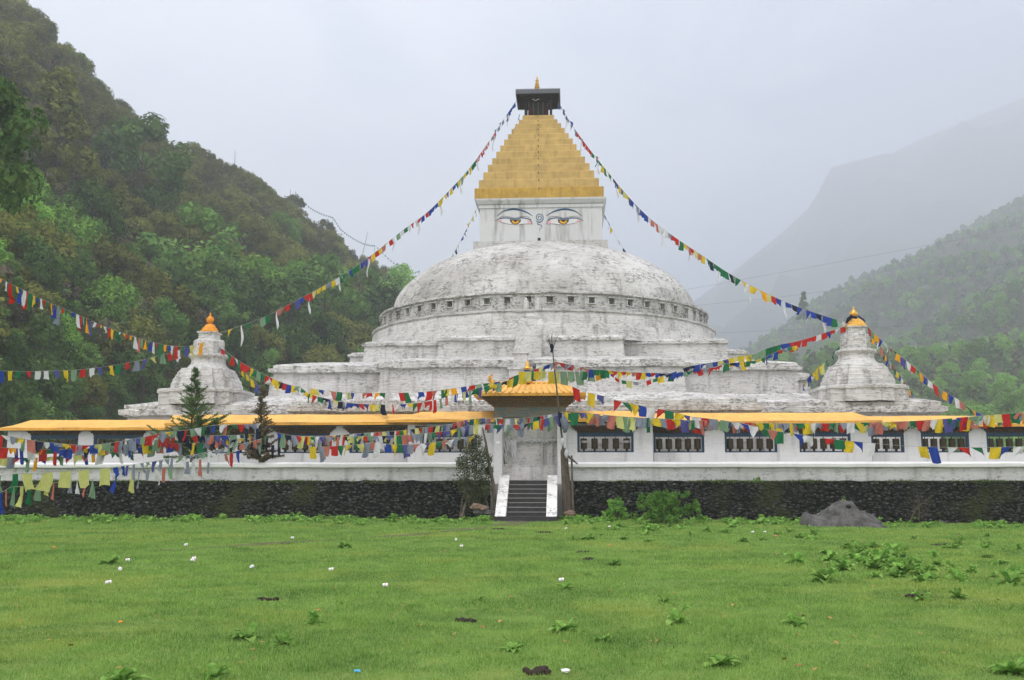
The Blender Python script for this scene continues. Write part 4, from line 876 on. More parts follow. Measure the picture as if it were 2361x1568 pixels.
flags('lowest string of faded strips in front of the black wall at the left', [(-60, 1145), (0, 1136), (26, 1123), (62, 1121), (125, 1113), (208, 1106), (260, 1097), (318, 1088), (362, 1081), (402, 1072), (444, 1062), (476, 1057), (531, 1044), (560, 1036)], 22, 42, 'PEFBPEFGEFPLLWPEFKBPFKLWPEFLWPLEPRB', .26, .50, styles='rsst')
# ------------------------------------------------------------------ poles
t = thing('leaning_flag_pole', 'tall thin dark pole leaning left beside the stairs with flags knotted to it', 'pole', tuple(G(1304, 1188)), fr='W')
pp = [P(1305, 1190, 42.6), P(1303, 1090, 42.7), P(1296, 1010, 42.8), P(1290, 960, 42.9), P(1284, 900, 43.0), P(1277, 840, 43.1), P(1272, 775, 43.2)]
MB().tube(pp, [.05, .045, .042, .04, .035, .028, .016], 8).build('pole_shaft', M['bark'], t)
mb = MB(); rr = random.Random(3)
for k in range(9):
    a = rr.uniform(0, 6.28); tip = pp[-1] + Vector((.35 * math.cos(a), .3 * math.sin(a), rr.uniform(-.1, .35))); base = P(1273, 812, 43.15)
    mb.tube([base, base.lerp(tip, .5) + Vector((0, 0, .1)), tip], [.012, .009, .004], 4)
mb.build('twig', M['bark'], t)
for k, (u, v, c) in enumerate(((1291, 962, 'K'), (1298, 968, 'L'), (1302, 975, 'L'), (1297, 1017, 'W'), (1306, 1045, 'W'), (1272, 800, 'K'))):
    q = P(u, v, 42.6 if k < 5 else 43.1); mb = MB(); s_ = .16 if k < 3 else .09
    mb.lathe(q.x, q.y, [(s_ * .5, q.z + s_ * 1.4), (s_, q.z + s_ * .4), (s_ * .8, q.z - s_), (s_ * .5, q.z - s_ * 2.4)], 8); mb.jit(.06, 6, k).build('knotted_cloth', CL[c], t, smooth=True)
t = thing('old_timber_post', 'thick weathered timber post standing right of the stairs', 'post', tuple(G(1308, 1190)), fr='W')
MB().tube([P(1309, 1188, 42.9), P(1305, 1110, 42.95), P(1300, 1040, 43.0), P(1299, 1034, 43.0)], [.22, .19, .16, .09], 9).jit(.03, 3).build('post_shaft', M['wood'], t)
MB().tube([P(1322, 1188, 42.7), P(1319, 1100, 42.75), P(1318, 1050, 42.8)], [.05, .05, .04], 6).build('side_stake', M['wood'], t)
MB().tube([P(1310, 1052, 42.7), P(1322, 1062, 42.6), P(1332, 1070, 42.5)], [.06, .05, .03], 6).build('bent_limb', M['bark'], t)
t = thing('leaning_plank', 'grey wooden plank leaning against the black wall beside the shrub', 'plank', tuple(G(1066, 1195)), fr='W')
MB().tube([P(1064, 1194, 42.2), P(1080, 1142, 43.2)], [.09, .07], 5).build('plank_board', M['wood'], t)
# ------------------------------------------------------------------ foliage builders
def leaves(centers, rad, n, size, seed, flat=.0, up=.35):
    r = np.random.default_rng(seed); C_ = np.asarray(centers, float); k = len(C_); rad = np.broadcast_to(np.asarray(rad, float), (k,))
    idx = r.integers(0, k, n); d = r.normal(size=(n, 3)); d /= np.linalg.norm(d, axis=1)[:, None]
    rr_ = rad[idx] * r.uniform(.35, 1.08, n) ** .6; p = C_[idx] + d * rr_[:, None] * np.array([1, 1, 1 - flat])
    nrm = d * 1.0 + r.normal(size=(n, 3)) * .38; nrm[:, 2] += up; nrm /= np.linalg.norm(nrm, axis=1)[:, None]
    a = np.cross(nrm, r.normal(size=(n, 3))); a /= np.linalg.norm(a, axis=1)[:, None]; b = np.cross(nrm, a)
    s = size * r.uniform(.6, 1.35, n)[:, None]
    return np.stack([p - a * s, p - b * s * .55, p + a * s, p + b * s * .55], 1)
def crown_pts(seed, H, Rd, base, n, shape='round'):
    r = random.Random(seed); pts = []; rad = []
    for _ in range(n):
        t = r.random(); z = base + (H - base) * t
        if shape == 'round': e = math.sqrt(max(.05, 1 - (2 * t - 1) ** 2)) * (1 - .25 * t)
        elif shape == 'cone': e = (1 - t) * .95 + .12
        else: e = .55 + .45 * math.sin(t * 7)
        a = r.uniform(0, 6.28); q = Rd * e * r.uniform(.5, 1.0)
        pts.append((q * math.cos(a) + r.uniform(-.05, .05) * Rd, q * math.sin(a), z)); rad.append(Rd * r.uniform(.18, .36))
    return pts, rad
def tree_mesh(seed, H, Rd, base, ncl, nlf, ls, mat, shape='round', trunk=.14, limbs=7):
    r = random.Random(seed); pts, rad = crown_pts(seed, H * .93, Rd, base, ncl, shape)
    cr_ = npmesh('crown', leaves(pts, rad, nlf, ls, seed), 4, mat)
    mb = MB(); top = Vector((r.uniform(-.3, .3), r.uniform(-.3, .3), H * .8)); mid = Vector((r.uniform(-.2, .2), r.uniform(-.2, .2), base * .9))
    mb.tube([(0, 0, -1.0), mid, top], [trunk * 1.4, trunk, trunk * .25], 7)
    for k in range(limbs):
        p = pts[k * 3 % len(pts)]; s_ = mid.lerp(top, r.uniform(0, .6)); e = Vector(p); mb.tube([s_, s_.lerp(e, .5) + Vector((0, 0, .1 * H * .3)), e], [trunk * .5, trunk * .3, trunk * .08], 5)
    tk = mb.build('trunk', M['bark'])
    return cr_, tk
PROTO = {}
def proto(key, *a, **k):
    cr_, tk = tree_mesh(*a, **k); PROTO[key] = (cr_.data, tk.data)
    bpy.data.objects.remove(cr_); bpy.data.objects.remove(tk)
def place(key, name, loc, s, rz, label, cat, group=None, sz=1.0):
    t = bpy.data.objects.new(name, None); C.objects.link(t); t.location = loc; t.rotation_euler = (0, 0, rz); t.scale = (s, s, s * sz); tag(t, label, cat, group)
    for nm, me in zip(('crown', 'trunk'), PROTO[key]):
        o = bpy.data.objects.new(nm, me); C.objects.link(o); o.parent = t
    return t
G_ = M['leaf_green']; MI = M['leaf_mid']; DK = M['leaf_dark']; OL = M['leaf_olive']
proto('g1', 1, 9, 4.2, 2.2, 26, 3600, .25, G_); proto('g2', 2, 8, 4.6, 1.6, 26, 3600, .26, G_)
proto('m1', 3, 10, 4.4, 2.5, 28, 3800, .25, MI); proto('m2', 4, 8.5, 4.8, 1.5, 26, 3600, .26, MI)
proto('d1', 5, 10, 4.6, 2.2, 28, 3600, .27, DK); proto('o1', 6, 8, 4.4, 1.3, 26, 3600, .26, OL)
proto('o2', 8, 12, 3.6, 1.5, 36, 5000, .25, OL, 'cone'); proto('pine', 9, 20, 4.0, 3.0, 60, 4200, .35, DK, 'cone')
proto('s1', 11, 4.4, 2.5, .3, 9, 520, .33, M['scrub']); proto('s2', 12, 3.6, 2.7, .2, 8, 480, .34, M['scrub']); proto('s3', 13, 5.6, 2.3, .6, 11, 600, .32, M['scrub'])
proto('v1', 14, 6, 3.4, .5, 10, 420, .6, M['valley']); proto('v2', 15, 5, 3.8, .3, 9, 420, .6, M['valley']); proto('v3', 16, 8, 3.2, 1, 12, 480, .58, M['valley'])
# ------------------------------------------------------------------ hills
def hillgrid(name, us, ridge, ybase, yridge, zbase, mat, rows=36, bulge=.9, rough=3.0, back=120, seed=0, nsc=.02):
    mb = MB(); vs = []; fn = {}
    def pt(u, t):
        R_ = P(u, ipol(ridge, u), ipol(yridge, u)); yb_ = ipol(ybase, u); d = ray(u, 1000); B_ = Vector((d.x / d.y * yb_, yb_, zbase))
        if t <= 1:
            q = B_.lerp(R_, t); q.z = B_.z + (R_.z - B_.z) * (t ** bulge)
            am = rough * min(1, t * 4) * (1 if t < .93 else max(0, (1 - t) / .07))
            q.z += noise.noise(Vector((q.x * nsc, q.y * nsc, seed))) * am * 2 + noise.noise(Vector((q.x * nsc * 3, q.y * nsc * 3, seed))) * am * .7
            return q
        return R_ + Vector((0, back * (t - 1), -back * .7 * (t - 1)))
    ts = [j / rows for j in range(rows + 1)] + [1.4, 2.5]
    for t in ts:
        for u in us: vs.append(pt(u, t))
    n = len(us); mb.add(vs, [(j * n + i, j * n + i + 1, (j + 1) * n + i + 1, (j + 1) * n + i) for j in range(len(ts) - 1) for i in range(n - 1)])
    o = mb.build(name, mat, smooth=True); tag(o, kind='structure'); return pt
LR = [(-1200, -900), (-700, -480), (-300, -180), (0, 38), (50, 55), (100, 105), (150, 145), (200, 190), (250, 240), (300, 275), (350, 300), (430, 345), (480, 370), (540, 390), (600, 420), (650, 455), (700, 490), (760, 530), (820, 575), (880, 615), (950, 665), (1050, 735), (1200, 830), (1400, 930), (1600, 1000)]
LYR = [(-1200, 190), (0, 250), (500, 300), (1000, 380), (1600, 460)]; LYB = [(-1200, 50), (-300, 62), (0, 74), (300, 95), (600, 115), (1000, 150), (1600, 200)]
LR = [(u, v + (26 + 22 * (u > 150) if v < 700 else 8)) for u, v in LR]
lh = hillgrid('left_hill', [-1200 + 40 * i for i in range(71)], LR, LYB, LYR, -1, M['hill'], seed=2, bulge=.96, rough=2.0)
RR = [(1300, 985), (1500, 930), (1640, 850), (1750, 790), (1850, 735), (1960, 665), (2050, 620), (2150, 565), (2250, 515), (2361, 455), (2600, 340), (3200, 100), (3800, -50)]
RYR = [(1300, 900), (1640, 1100), (2000, 1350), (2361, 1450), (3800, 1500)]; RYB = [(1300, 220), (1800, 170), (2361, 140), (3800, 110)]
rh = hillgrid('right_hill', [1300 + 45 * i for i in range(56)], RR, RYB, RYR, -3, M['hill'], rows=60, rough=14, back=300, seed=5, bulge=1.25, nsc=.006)
FR = [(300, 990), (900, 930), (1200, 880), (1400, 815), (1560, 725), (1680, 635), (1800, 540), (1880, 465), (1950, 420), (2060, 350), (2150, 310), (2361, 225), (2800, 130), (3600, 60)]
FYR = [(300, 3000), (1200, 3300), (1800, 3700), (2000, 4000), (2361, 4000), (3600, 3600)]; FYB = [(300, 1400), (2000, 1500), (3600, 1400)]
fh = hillgrid('far_mountain', [300 + 60 * i for i in range(56)], FR, FYB, FYR, -20, M['far'], rows=50, rough=110, back=500, seed=9, bulge=1.15, nsc=.0035)
# individual trees on the left hillside: (u, v of crown centre, key, height m)
rr = random.Random(11)
def on_hill(fn, u, v, t0=.0, t1=1.0):
    """t where the hill surface appears at picture row v"""
    best = None
    for k in range(121):
        t = t0 + (t1 - t0) * k / 120; q = fn(u, t); zz = (q - Vector((0, 0, EYE))); fy = zz.y * math.cos(TH) + zz.z * math.sin(TH); up_ = -zz.y * math.sin(TH) + zz.z * math.cos(TH); vv_ = 784 - F * up_ / fy
        if best is None or abs(vv_ - v) < best[0]: best = (abs(vv_ - v), q)
    return best[1]
special = [
 (130, 400, 'o2', 1.5, 'tall olive-green conical tree standing out on the left slope'), (320, 475, 'm1', 1.5, 'open-crowned green tree with dark limbs, mid left slope'),
 (285, 400, 'g1', .9, 'rounded pale green tree just above the open-crowned one'), (35, 505, 'g2', 1.3, 'bright green broad tree at the left edge, halfway up the slope'),
 (45, 565, 'g1', 1.1, 'bright green bushy tree below the one at the left edge'), (150, 600, 'g2', 1.2, 'light green round tree below the tall conical tree'),
 (430, 640, 'm2', 1.5, 'wide green tree above the flag string, left of centre slope'), (255, 740, 'g2', 1.1, 'bright green tree above the sagging flag string on the left'),
 (650, 548, 'g1', .7, 'lone bright green tree on the brown upper slope'), (690, 665, 'g2', .8, 'pale green tree beside the long flag string near mid slope'),
 (470, 372, 'm2', .45, 'green tree breaking the left ridge line'), (920, 700, 'g1', .9, 'bright green tree beside the left edge of the dome'),
 (590, 715, 'g1', 1.1, 'green tree above the flag string behind the orange-capped stupa'), (370, 735, 'o1', 1.1, 'yellow-green tree to the upper left of the orange-capped stupa'),
 (745, 750, 'm1', 1.2, 'dark green tree left of the dome above the terraces'), (830, 745, 'm2', 1.2, 'dark green wide tree touching the dome on its left'),
 (660, 800, 'd1', 1.2, 'dark tree between the orange-capped stupa and the plinth'), (100, 620, 'o1', 1.2, 'olive tree on the left slope under the light green round tree'),
 (30, 250, 'd1', 1.0, None), (210, 560, 'd1', 1.1, 'dark tree just right of the tall conical tree'), (360, 520, 'd1', .8, 'small dark tree beneath the open-crowned tree'),
 (510, 720, 'm1', 1.0, 'green tree directly behind the orange-capped stupa finial'), (880, 790, 'd1', 1.0, 'darkest tree low beside the left end of the terraces')]
for (u, v, key, s_, lab) in special:
    if lab is None: continue
    q = on_hill(lh, u, min(v + 55, 1040)); place(key, 'hillside_tree', tuple(q), s_ * q.y / 170 * (1.35 if v > 380 else 1.0), rr.uniform(0, 6.28), lab, 'tree', 'trees on the left hillside')
kk = 0
def treelab(key, u, v):
    c = {'g1': 'tall bright green', 'g2': 'broad bright green', 'm1': 'tall mid-green', 'm2': 'broad mid-green', 'd1': 'dark green', 'o1': 'olive-yellow'}[key]
    w_ = 'at the left edge' if u < 110 else 'between the left edge and the orange-capped stupa' if u < 390 else 'behind the orange-capped stupa' if u < 600 else 'between the orange-capped stupa and the dome' if u < 800 else 'by the left flank of the dome'
    return c + ' tree ' + ('high' if v < 720 else 'halfway' if v < 880 else 'low') + ' in the woods ' + w_
for j in range(9):
    for i in range(17):
        u = -90 + i * 68 + rr.uniform(-25, 25) + (j % 2) * 30; lim = ipol([(-100, 470), (100, 520), (300, 600), (500, 690), (700, 740), (1000, 760)], u); v = lim + 35 + (1075 - lim) * (j / 8) ** 1.05 + rr.uniform(-14, 14)
        if v > 1060: continue
        q = on_hill(lh, u, v); key = rr.choice(['g1', 'g2', 'm1', 'm2', 'm1', 'g1', 'd1', 'o1', 'm2'] if v < 860 else ['d1', 'd1', 'o1', 'm2', 'd1', 'm1'])
        place(key, 'hillside_tree', tuple(q), (rr.uniform(.5, 1.0)) * (q.y / 150) ** .6, rr.uniform(0, 6.28), treelab(key, u, v), 'tree', 'close-set trees on the lower left hillside', rr.uniform(.8, 1.25)); kk += 1
t = place('d1', 'overhanging_tree', tuple(P(-40, 640, 62)), 1.0, 1.3, 'dark leafy tree reaching in from the left edge high up', 'tree'); t.location = P(-40, 545, 60); t.scale = (.85, .85, 1.0)
# bank below it
# scrub as stuff, instanced through geometry nodes on points
def scatter(name, fn, us, ts, count, keys, smin, smax, seed, material_objs, accept=None, lab=None):
    r = random.Random(seed); pts = []; sc = []; ro = []; ix = []
    while len(pts) < count:
        u = r.uniform(*us); t = r.uniform(*ts) 
        if accept and not accept(u, t, r): continue
        q = fn(u, t); pts.append(tuple(q + Vector((0, 0, -.3)))); sc.append(r.uniform(smin, smax) * (q.y if lab == 'far' else 1)); ro.append(r.uniform(0, 6.28)); ix.append('abcd'.index(keys[r.randrange(len(keys))]))
    me = bpy.data.meshes.new(name); me.from_pydata(pts, [], [])
    for nm, dat, ty in (('scl', sc, 'FLOAT'), ('rot', ro, 'FLOAT'), ('kind_index', ix, 'INT')):
        a = me.attributes.new(nm, ty, 'POINT'); a.data.foreach_set('value', dat)
    o = bpy.data.objects.new(name, me); C.objects.link(o); tag(o, kind='stuff')
    ng = bpy.data.node_groups.new(name + '_nodes', 'GeometryNodeTree'); ng.interface.new_socket('Geometry', in_out='INPUT', socket_type='NodeSocketGeometry'); ng.interface.new_socket('Geometry', in_out='OUTPUT', socket_type='NodeSocketGeometry')
    gi = ng.nodes.new('NodeGroupInput'); go = ng.nodes.new('NodeGroupOutput'); jn = ng.nodes.new('GeometryNodeJoinGeometry')
    def att(n_, ty):
        a = ng.nodes.new('GeometryNodeInputNamedAttribute'); a.data_type = ty; a.inputs[0].default_value = n_; return a.outputs[0]
    cx_ = ng.nodes.new('ShaderNodeCombineXYZ'); ng.links.new(att('rot', 'FLOAT'), cx_.inputs[2]); sca = att('scl', 'FLOAT'); idx = att('kind_index', 'INT')
    e2r = ng.nodes.new('FunctionNodeEulerToRotation'); ng.links.new(cx_.outputs[0], e2r.inputs[0])
    for k, ob in enumerate(material_objs):
        oi = ng.nodes.new('GeometryNodeObjectInfo'); oi.inputs['Object'].default_value = ob; oi.inputs['As Instance'].default_value = True
        cp = ng.nodes.new('FunctionNodeCompare'); cp.data_type = 'INT'; cp.operation = 'EQUAL'; ng.links.new(idx, cp.inputs[2]); cp.inputs[3].default_value = k
        ip = ng.nodes.new('GeometryNodeInstanceOnPoints'); ng.links.new(gi.outputs[0], ip.inputs['Points']); ng.links.new(cp.outputs[0], ip.inputs['Selection']); ng.links.new(oi.outputs['Geometry'], ip.inputs['Instance'])
        ng.links.new(e2r.outputs[0], ip.inputs['Rotation']); ng.links.new(sca, ip.inputs['Scale']); ng.links.new(ip.outputs[0], jn.inputs[0])
    ng.links.new(jn.outputs[0], go.inputs[0])
    md = o.modifiers.new('scatter', 'NODES'); md.node_group = ng; return o
def crowns(keys, fn, uvs, labels, group, name):
    out = []
    for k, (u, v, s_), lab in zip(keys, uvs, labels):
        q = on_hill(fn, u, v); t = place(k, name, tuple(q), s_, rr.uniform(0, 6), lab, 'shrub' if k[0] == 's' else 'tree', group); out.append([c for c in t.children if c.name.startswith('crown')][0])
    return out
bpy.context.view_layer.update()
cs = crowns(['s1', 's2', 's3', 'o1'], lh, [(540, 520, 1.2), (760, 640, 1.1), (226, 222, 1.3), (480, 560, .5)], ['brown bushy shrub in the middle of the brown upper slope', 'low brown shrub above the middle of the long flag string', 'tall brown shrub standing up from the left ridge line', 'small olive tree in the brown scrub of the slope'], 'shrubs on the brown upper slope', 'hillside_shrub')
scatter('hillside_scrub', lh, (-1150, 1250), (.03, 1.0), 9500, 'aabbccd', .5, 1.3, 5, cs, accept=lambda u, t, r: r.random() < ((.9 if u < -80 else .25 * (t > .12)) if t < .38 else .25 + 2.5 * (t - .38)))
# left grassy bank near the wall
cv_ = crowns(['v1', 'v2', 'v3', 'g1'], rh, [(2270, 925, 1.3), (2100, 880, 1.0), (2330, 800, 1.1), (2200, 890, .55)], ['wide pale green tree at the foot of the right valley slope', 'low green tree right of the brass-capped stupa on the valley slope', 'green tree near the right edge halfway down the valley slope', 'small bright tree above the foot of the right valley slope'], 'trees on the right valley slope', 'valley_tree')
scatter('valley_forest', rh, (1350, 2900), (.0, .999), 15000, 'abcd', .45, 1.15, 6, cv_, accept=lambda u, t, r: noise.noise(Vector((u * .011, t * 9, 3))) > -.35 + r.uniform(-.3, .2))
q = on_hill(rh, 1855, 742); place('pine', 'tall_pine', tuple(P(1855, 745, 560)), .95, 0, 'tall dark pine standing alone above the hazy valley ridge', 'tree')
# hamlet houses on the right slope
def house(u, v, w_, d_, h_, label, Y=None):
    q = on_hill(rh, u, v); 
    t = thing('hill_house', label, 'house', tuple(q), 'houses on the hazy right slope', 'W')
    x, y, z = q; MB().box(x - w_ / 2, x + w_ / 2, y - d_ / 2, y + d_ / 2, z - 4, z + h_).build('wall', M['housewall'], t)
    mb = MB(); e = .6; mb.add([(x - w_ / 2 - e, y - d_ / 2 - e, z + h_ - .1), (x + w_ / 2 + e, y - d_ / 2 - e, z + h_ - .1), (x + w_ / 2 + e, y, z + h_ + 1.6), (x - w_ / 2 - e, y, z + h_ + 1.6), (x + w_ / 2 + e, y + d_ / 2 + e, z + h_ - .1), (x - w_ / 2 - e, y + d_ / 2 + e, z + h_ - .1)], [(0, 1, 2, 3), (3, 2, 4, 5), (0, 3, 5), (1, 4, 2)])
    mb.build('roof', M['slate'], t)
    MB().box(x - .5, x + .5, y - d_ / 2 - .05, y - d_ / 2 - .01, z, z + 1.9).build('door', M['dark'], t)
house(2105, 806, 9, 5, 3.0, 'low dark-roofed hut on the right slope, the nearest house'); house(2015, 690, 9, 6, 4, 'pale house high on the hazy slope above the brass-capped stupa')
house(1945, 708, 5, 5, 3, 'tiny pale house left of the high one on the hazy slope'); house(1720, 812, 12, 6, 4, 'pale house low on the hazy ridge beyond the terraces')
# ridge poles with a thin flag line
def rpole(u, v0, v1, du, label):
    Y = ipol(LYR, u) - 3; b = P(u, v0 + 14, Y); e = P(u + du, v1, Y); t = thing('ridge_pole', label, 'pole', tuple(b), 'thin flag poles on the left ridge', 'W')
    MB().tube([b, e], [.10, .05], 5).build('pole_shaft', M['bark'], t); return e
rp_ = [rpole(348, 295, 258, 5, 'thin tilted pole standing highest on the left ridge'), rpole(541, 388, 347, 1, 'single thin pole on the ridge right of the ridge tree'),
       rpole(669, 472, 437, 1, 'left one of the close pair of ridge poles'), rpole(678, 475, 441, 4, 'right one of the close pair of ridge poles'),
       rpole(766, 533, 501, 2, 'straight ridge pole holding up the thin flag line'), rpole(834, 582, 534, 14, 'slanting ridge pole near the long flag string'), rpole(864, 606, 565, 0, 'short straight pole behind the long flag string'), rpole(966, 650, 622, 1, 'last ridge pole next to the dome')]
t = thing('ridge_flag_line', 'thin line of tiny flags strung along the ridge poles', 'prayer flags', tuple(rp_[3]), None, 'W')
def ridge_line(pts):
    v3 = catmull([P(u, v, ipol(LYR, u) - 3) for u, v in pts], 12); mb = MB(); mb.tube(v3, .035, 3)
    for k, p in enumerate(v3[1:-1]):
        if k % 2: mb.add([p, p + Vector((.45, 0, -.05)), p + Vector((.4, 0, -.6)), p + Vector((.05, 0, -.55))], [(0, 1, 2, 3)])
    mb.build('flag_line', CL['L'], t)
ridge_line([(680, 443), (710, 475), (740, 492), (768, 501)]); ridge_line([(768, 502), (785, 528), (812, 548), (840, 562), (864, 566)]); ridge_line([(866, 567), (900, 600), (940, 628), (967, 624)])
# power lines
for k, (a, b, c, Y) in enumerate((((1560, 672), (1900, 610), (2440, 510), 300), ((1600, 705), (1900, 672), (2440, 590), 300), ((1640, 768), (1900, 758), (2440, 742), 300))):
    t = thing('power_line', ['uppermost thin power line crossing the misty valley on the right', 'middle thin power line crossing the misty valley on the right', 'lowest thin power line crossing the misty valley on the right'][k], 'power line', tuple(P(*a, Y)), 'power lines over the valley', 'W')
    MB().tube(catmull([P(*a, Y), P(*b, Y), P(*c, Y)], 12), .022, 4).build('wire', M['wire'], t)
# ------------------------------------------------------------------ grass
r = np.random.default_rng(3)
def zgrid(x, y):
    return np.array([lawn_z(a, b) for a, b in zip(x, y)])
gx = np.linspace(-40, 40, 321); gy = np.linspace(0, 48, 193)
zz = np.array([[lawn_z(a, b) for a in gx] for b in gy])
def zat(x, y):
    i = np.clip((x + 40) / 80 * 320, 0, 319.99); j = np.clip(y / 48 * 192, 0, 191.99); i0 = i.astype(int); j0 = j.astype(int); fi = i - i0; fj = j - j0
    return (zz[j0, i0] * (1 - fi) * (1 - fj) + zz[j0, i0 + 1] * fi * (1 - fj) + zz[j0 + 1, i0] * (1 - fi) * fj + zz[j0 + 1, i0 + 1] * fi * fj)
parts_ = []
for (ya, yb_, dens, hgt, wid) in ((5.5, 9, 2600, .035, .0045), (9, 13, 1900, .038, .006), (13, 19, 900, .04, .009), (19, 28, 420, .045, .014), (28, 42.4, 210, .05, .022)):
    hx = lambda y: y * .56 + 1.5
    n = int(dens * (yb_ - ya) * (hx(ya) + hx(yb_))); y = r.uniform(ya, yb_, n); x = r.uniform(-1, 1, n) * (y * .56 + 1.5)
    nz = np.array([0.0] * n)
    k1 = np.sin(x * 1.3 + np.sin(y * .9) * 2) * np.cos(y * 1.1 + np.sin(x * .7)); k2 = np.maximum(0, np.sin(x * 2.7 + np.sin(y * 3.1) * 1.5) * np.sin(y * 2.3 + np.cos(x * 1.9) * 2) - .45); h = hgt * .85 * (1 + .35 * k1 + .9 * k2) * r.uniform(.4, 1.6, n)
    th_ = r.uniform(0, 2 * np.pi, n); lean = r.uniform(.1, .9, n) * h; la = r.uniform(0, 2 * np.pi, n); z = zat(x, y)
    b0 = np.stack([x - np.cos(th_) * wid, y - np.sin(th_) * wid, z - .005], 1); b1 = np.stack([x + np.cos(th_) * wid, y + np.sin(th_) * wid, z - .005], 1); tp_ = np.stack([x + np.cos(la) * lean, y + np.sin(la) * lean, z + h], 1)
    parts_.append(np.stack([b0, b1, tp_], 1))
allb = np.concatenate(parts_)
mbp = MB(); vsp = []; npth = 60
for k in range(npth + 1):
    yy = 24 + 17 * k / npth; xc_ = ipol([(24, -8.5), (30, -3.6), (34, -1.6), (38, -.1), (41, .35)], yy); w0_ = .3 + .2 * math.sin(yy * 1.7) + (.35 if yy > 38 else 0)
    for d_ in (-1, -.3, .3, 1): xx = xc_ + w0_ * d_ + .15 * noise.noise(Vector((yy, d_, 2))); vsp.append((xx, yy, lawn_z(xx, yy) + .012))
mbp.add(vsp, [(4 * k + j, 4 * k + j + 1, 4 * k + j + 5, 4 * k + j + 4) for k in range(npth) for j in range(3)])
tag(mbp.build('worn_path', M['soil'], smooth=True), kind='structure')
# keep clear of the stair foot
dd = np.abs(allb[:, 0, 0] - .35) < 1.7; dd &= allb[:, 0, 1] > 40.4; allb = allb[~dd]
cx0 = np.interp(allb[:, 0, 1], [24, 30, 34, 38, 41], [-8.5, -3.6, -1.6, -.1, .35]); wv_ = .35 + .25 * np.sin(allb[:, 0, 1] * 1.7) + .3 * (allb[:, 0, 1] > 38)
pm = (np.abs(allb[:, 0, 0] - cx0) < wv_) & (allb[:, 0, 1] > 24) & (r.random(len(allb)) < .85); allb = allb[~pm]
tag(npmesh('lawn_grass', allb, 3, M['grass']), 'short bright green lawn grass in front of the wall', kind='stuff')
# ------------------------------------------------------------------ dock plants
def dock_mesh(seed, n=14, L=.26):
    r = random.Random(seed); mb = MB()
    for k in range(n):
        a = 2 * math.pi * k / n + r.uniform(-.4, .4); l = L * r.uniform(.45, 1.2); wd_ = l * r.uniform(.17, .26); lift = r.choice((r.uniform(.15, .7), r.uniform(.6, 1.5))); d = Vector((math.cos(a), math.sin(a), 0)); s_ = Vector((-math.sin(a), math.cos(a), 0)); vs = []
        m = 6
        for j in range(m + 1):
            t = j / m; up_ = l * (math.sin(min(t * 1.5, 1.5) * .9) * lift * .62 - t * t * .30); p = d * (l * t * max(.25, 1.05 - .36 * lift)) + Vector((0, 0, up_)); w_ = wd_ * (math.sin(math.pi * min(1, t * .92 + .05)) ** .7) * (.25 if j == 0 else 1) * (1 + .12 * math.sin(j * 3 + k))
            if j == m: w_ = .004
            vs += [p - s_ * w_ + Vector((0, 0, w_ * .45)), p, p + s_ * w_ + Vector((0, 0, w_ * .45))]
        fs = []
        for j in range(m):
            b_ = 3 * j; fs += [(b_, b_ + 1, b_ + 4, b_ + 3), (b_ + 1, b_ + 2, b_ + 5, b_ + 4)]
        mb.add(vs, fs)
    o = mb.build('leaf_rosette', M['dock'], smooth=True); me = o.data; bpy.data.objects.remove(o); return me
DM = [dock_mesh(50 + i, 15 + 3 * (i % 4), .24 + .02 * (i % 3)) for i in range(9)]
def dock(u, v, s_, label, group='dock plants on the lawn'):
    s_ *= .88
    q = G(u, v); q.z = lawn_z(q.x, q.y); o = bpy.data.objects.new('dock_plant', DM[rr.randrange(9)]); C.objects.link(o); o.location = q; o.rotation_euler = (rr.uniform(-.12, .12), rr.uniform(-.12, .12), rr.uniform(0, 6.28)); o.scale = (s_, s_, s_ * rr.uniform(.8, 1.2)); tag(o, label, 'plant', group)
one = [(570, 1472, 1.25, 'left and larger of the two touching dock plants in the lower left lawn'), (652, 1485, 1.0, 'right one of the two touching dock plants in the lower left lawn'), (722, 1440, .85, 'dock plant just above the touching pair on the lower lawn'),
 (1305, 1460, 1.0, 'dock plant in the lower middle of the lawn with upright leaves'), (1393, 1484, .7, 'small dock plant right of the upright one in the lower middle lawn'), (1180, 1502, .9, 'dock plant near the lower middle edge, left of the dung pat'),
 (1565, 1442, 1.2, 'wide dark dock plant in the lower lawn right of the middle'), (1835, 1448, .95, 'sparse pale dock plant right of the wide dark one'), (1665, 1538, .9, 'flat dock plant near the bottom edge, right of the middle'),
 (2340, 1552, 1.2, 'dock plant cut by the bottom right corner'), (280, 1575, 1.1, 'dock plant cut by the bottom edge at the left'), (497, 1560, .75, 'pale dock plant at the bottom edge'), (255, 1302, 1.5, 'dark low dock plant beside a cup in the left lawn'),
 (795, 1264, 1.2, 'dock plant left of the worn path near the wall'), (1302, 1362, .8, 'dock plant under the white cup in the middle lawn'), (1417, 1303, 1.1, 'dock plant in the middle lawn right of the stairs'), (1353, 1328, .6, 'small dark dock plant in the middle lawn'),
 (1530, 1392, .8, 'low dock plant in the middle lawn, alone'), (1900, 1345, 1.5, 'big dock plant at the front of the right-hand patch'), (1835, 1297, 1.5, 'bright dock plant at the left end of the right-hand patch'), (2330, 1350, 1.5, 'big dock plant at the right edge of the lawn'),
 (2210, 1382, .9, 'dock plant right below the patch near the right edge'), (2125, 1386, .8, 'thin pale dock plant below the right-hand patch'), (2065, 1335, 1.0, 'yellowing dock plant below the right-hand patch'), (1325, 1247, .9, 'small dock plant near the stairs on the right'),
 (1110, 1385, .4, 'tiny dock plant in the middle of the lawn')]
for a in one: dock(*a)
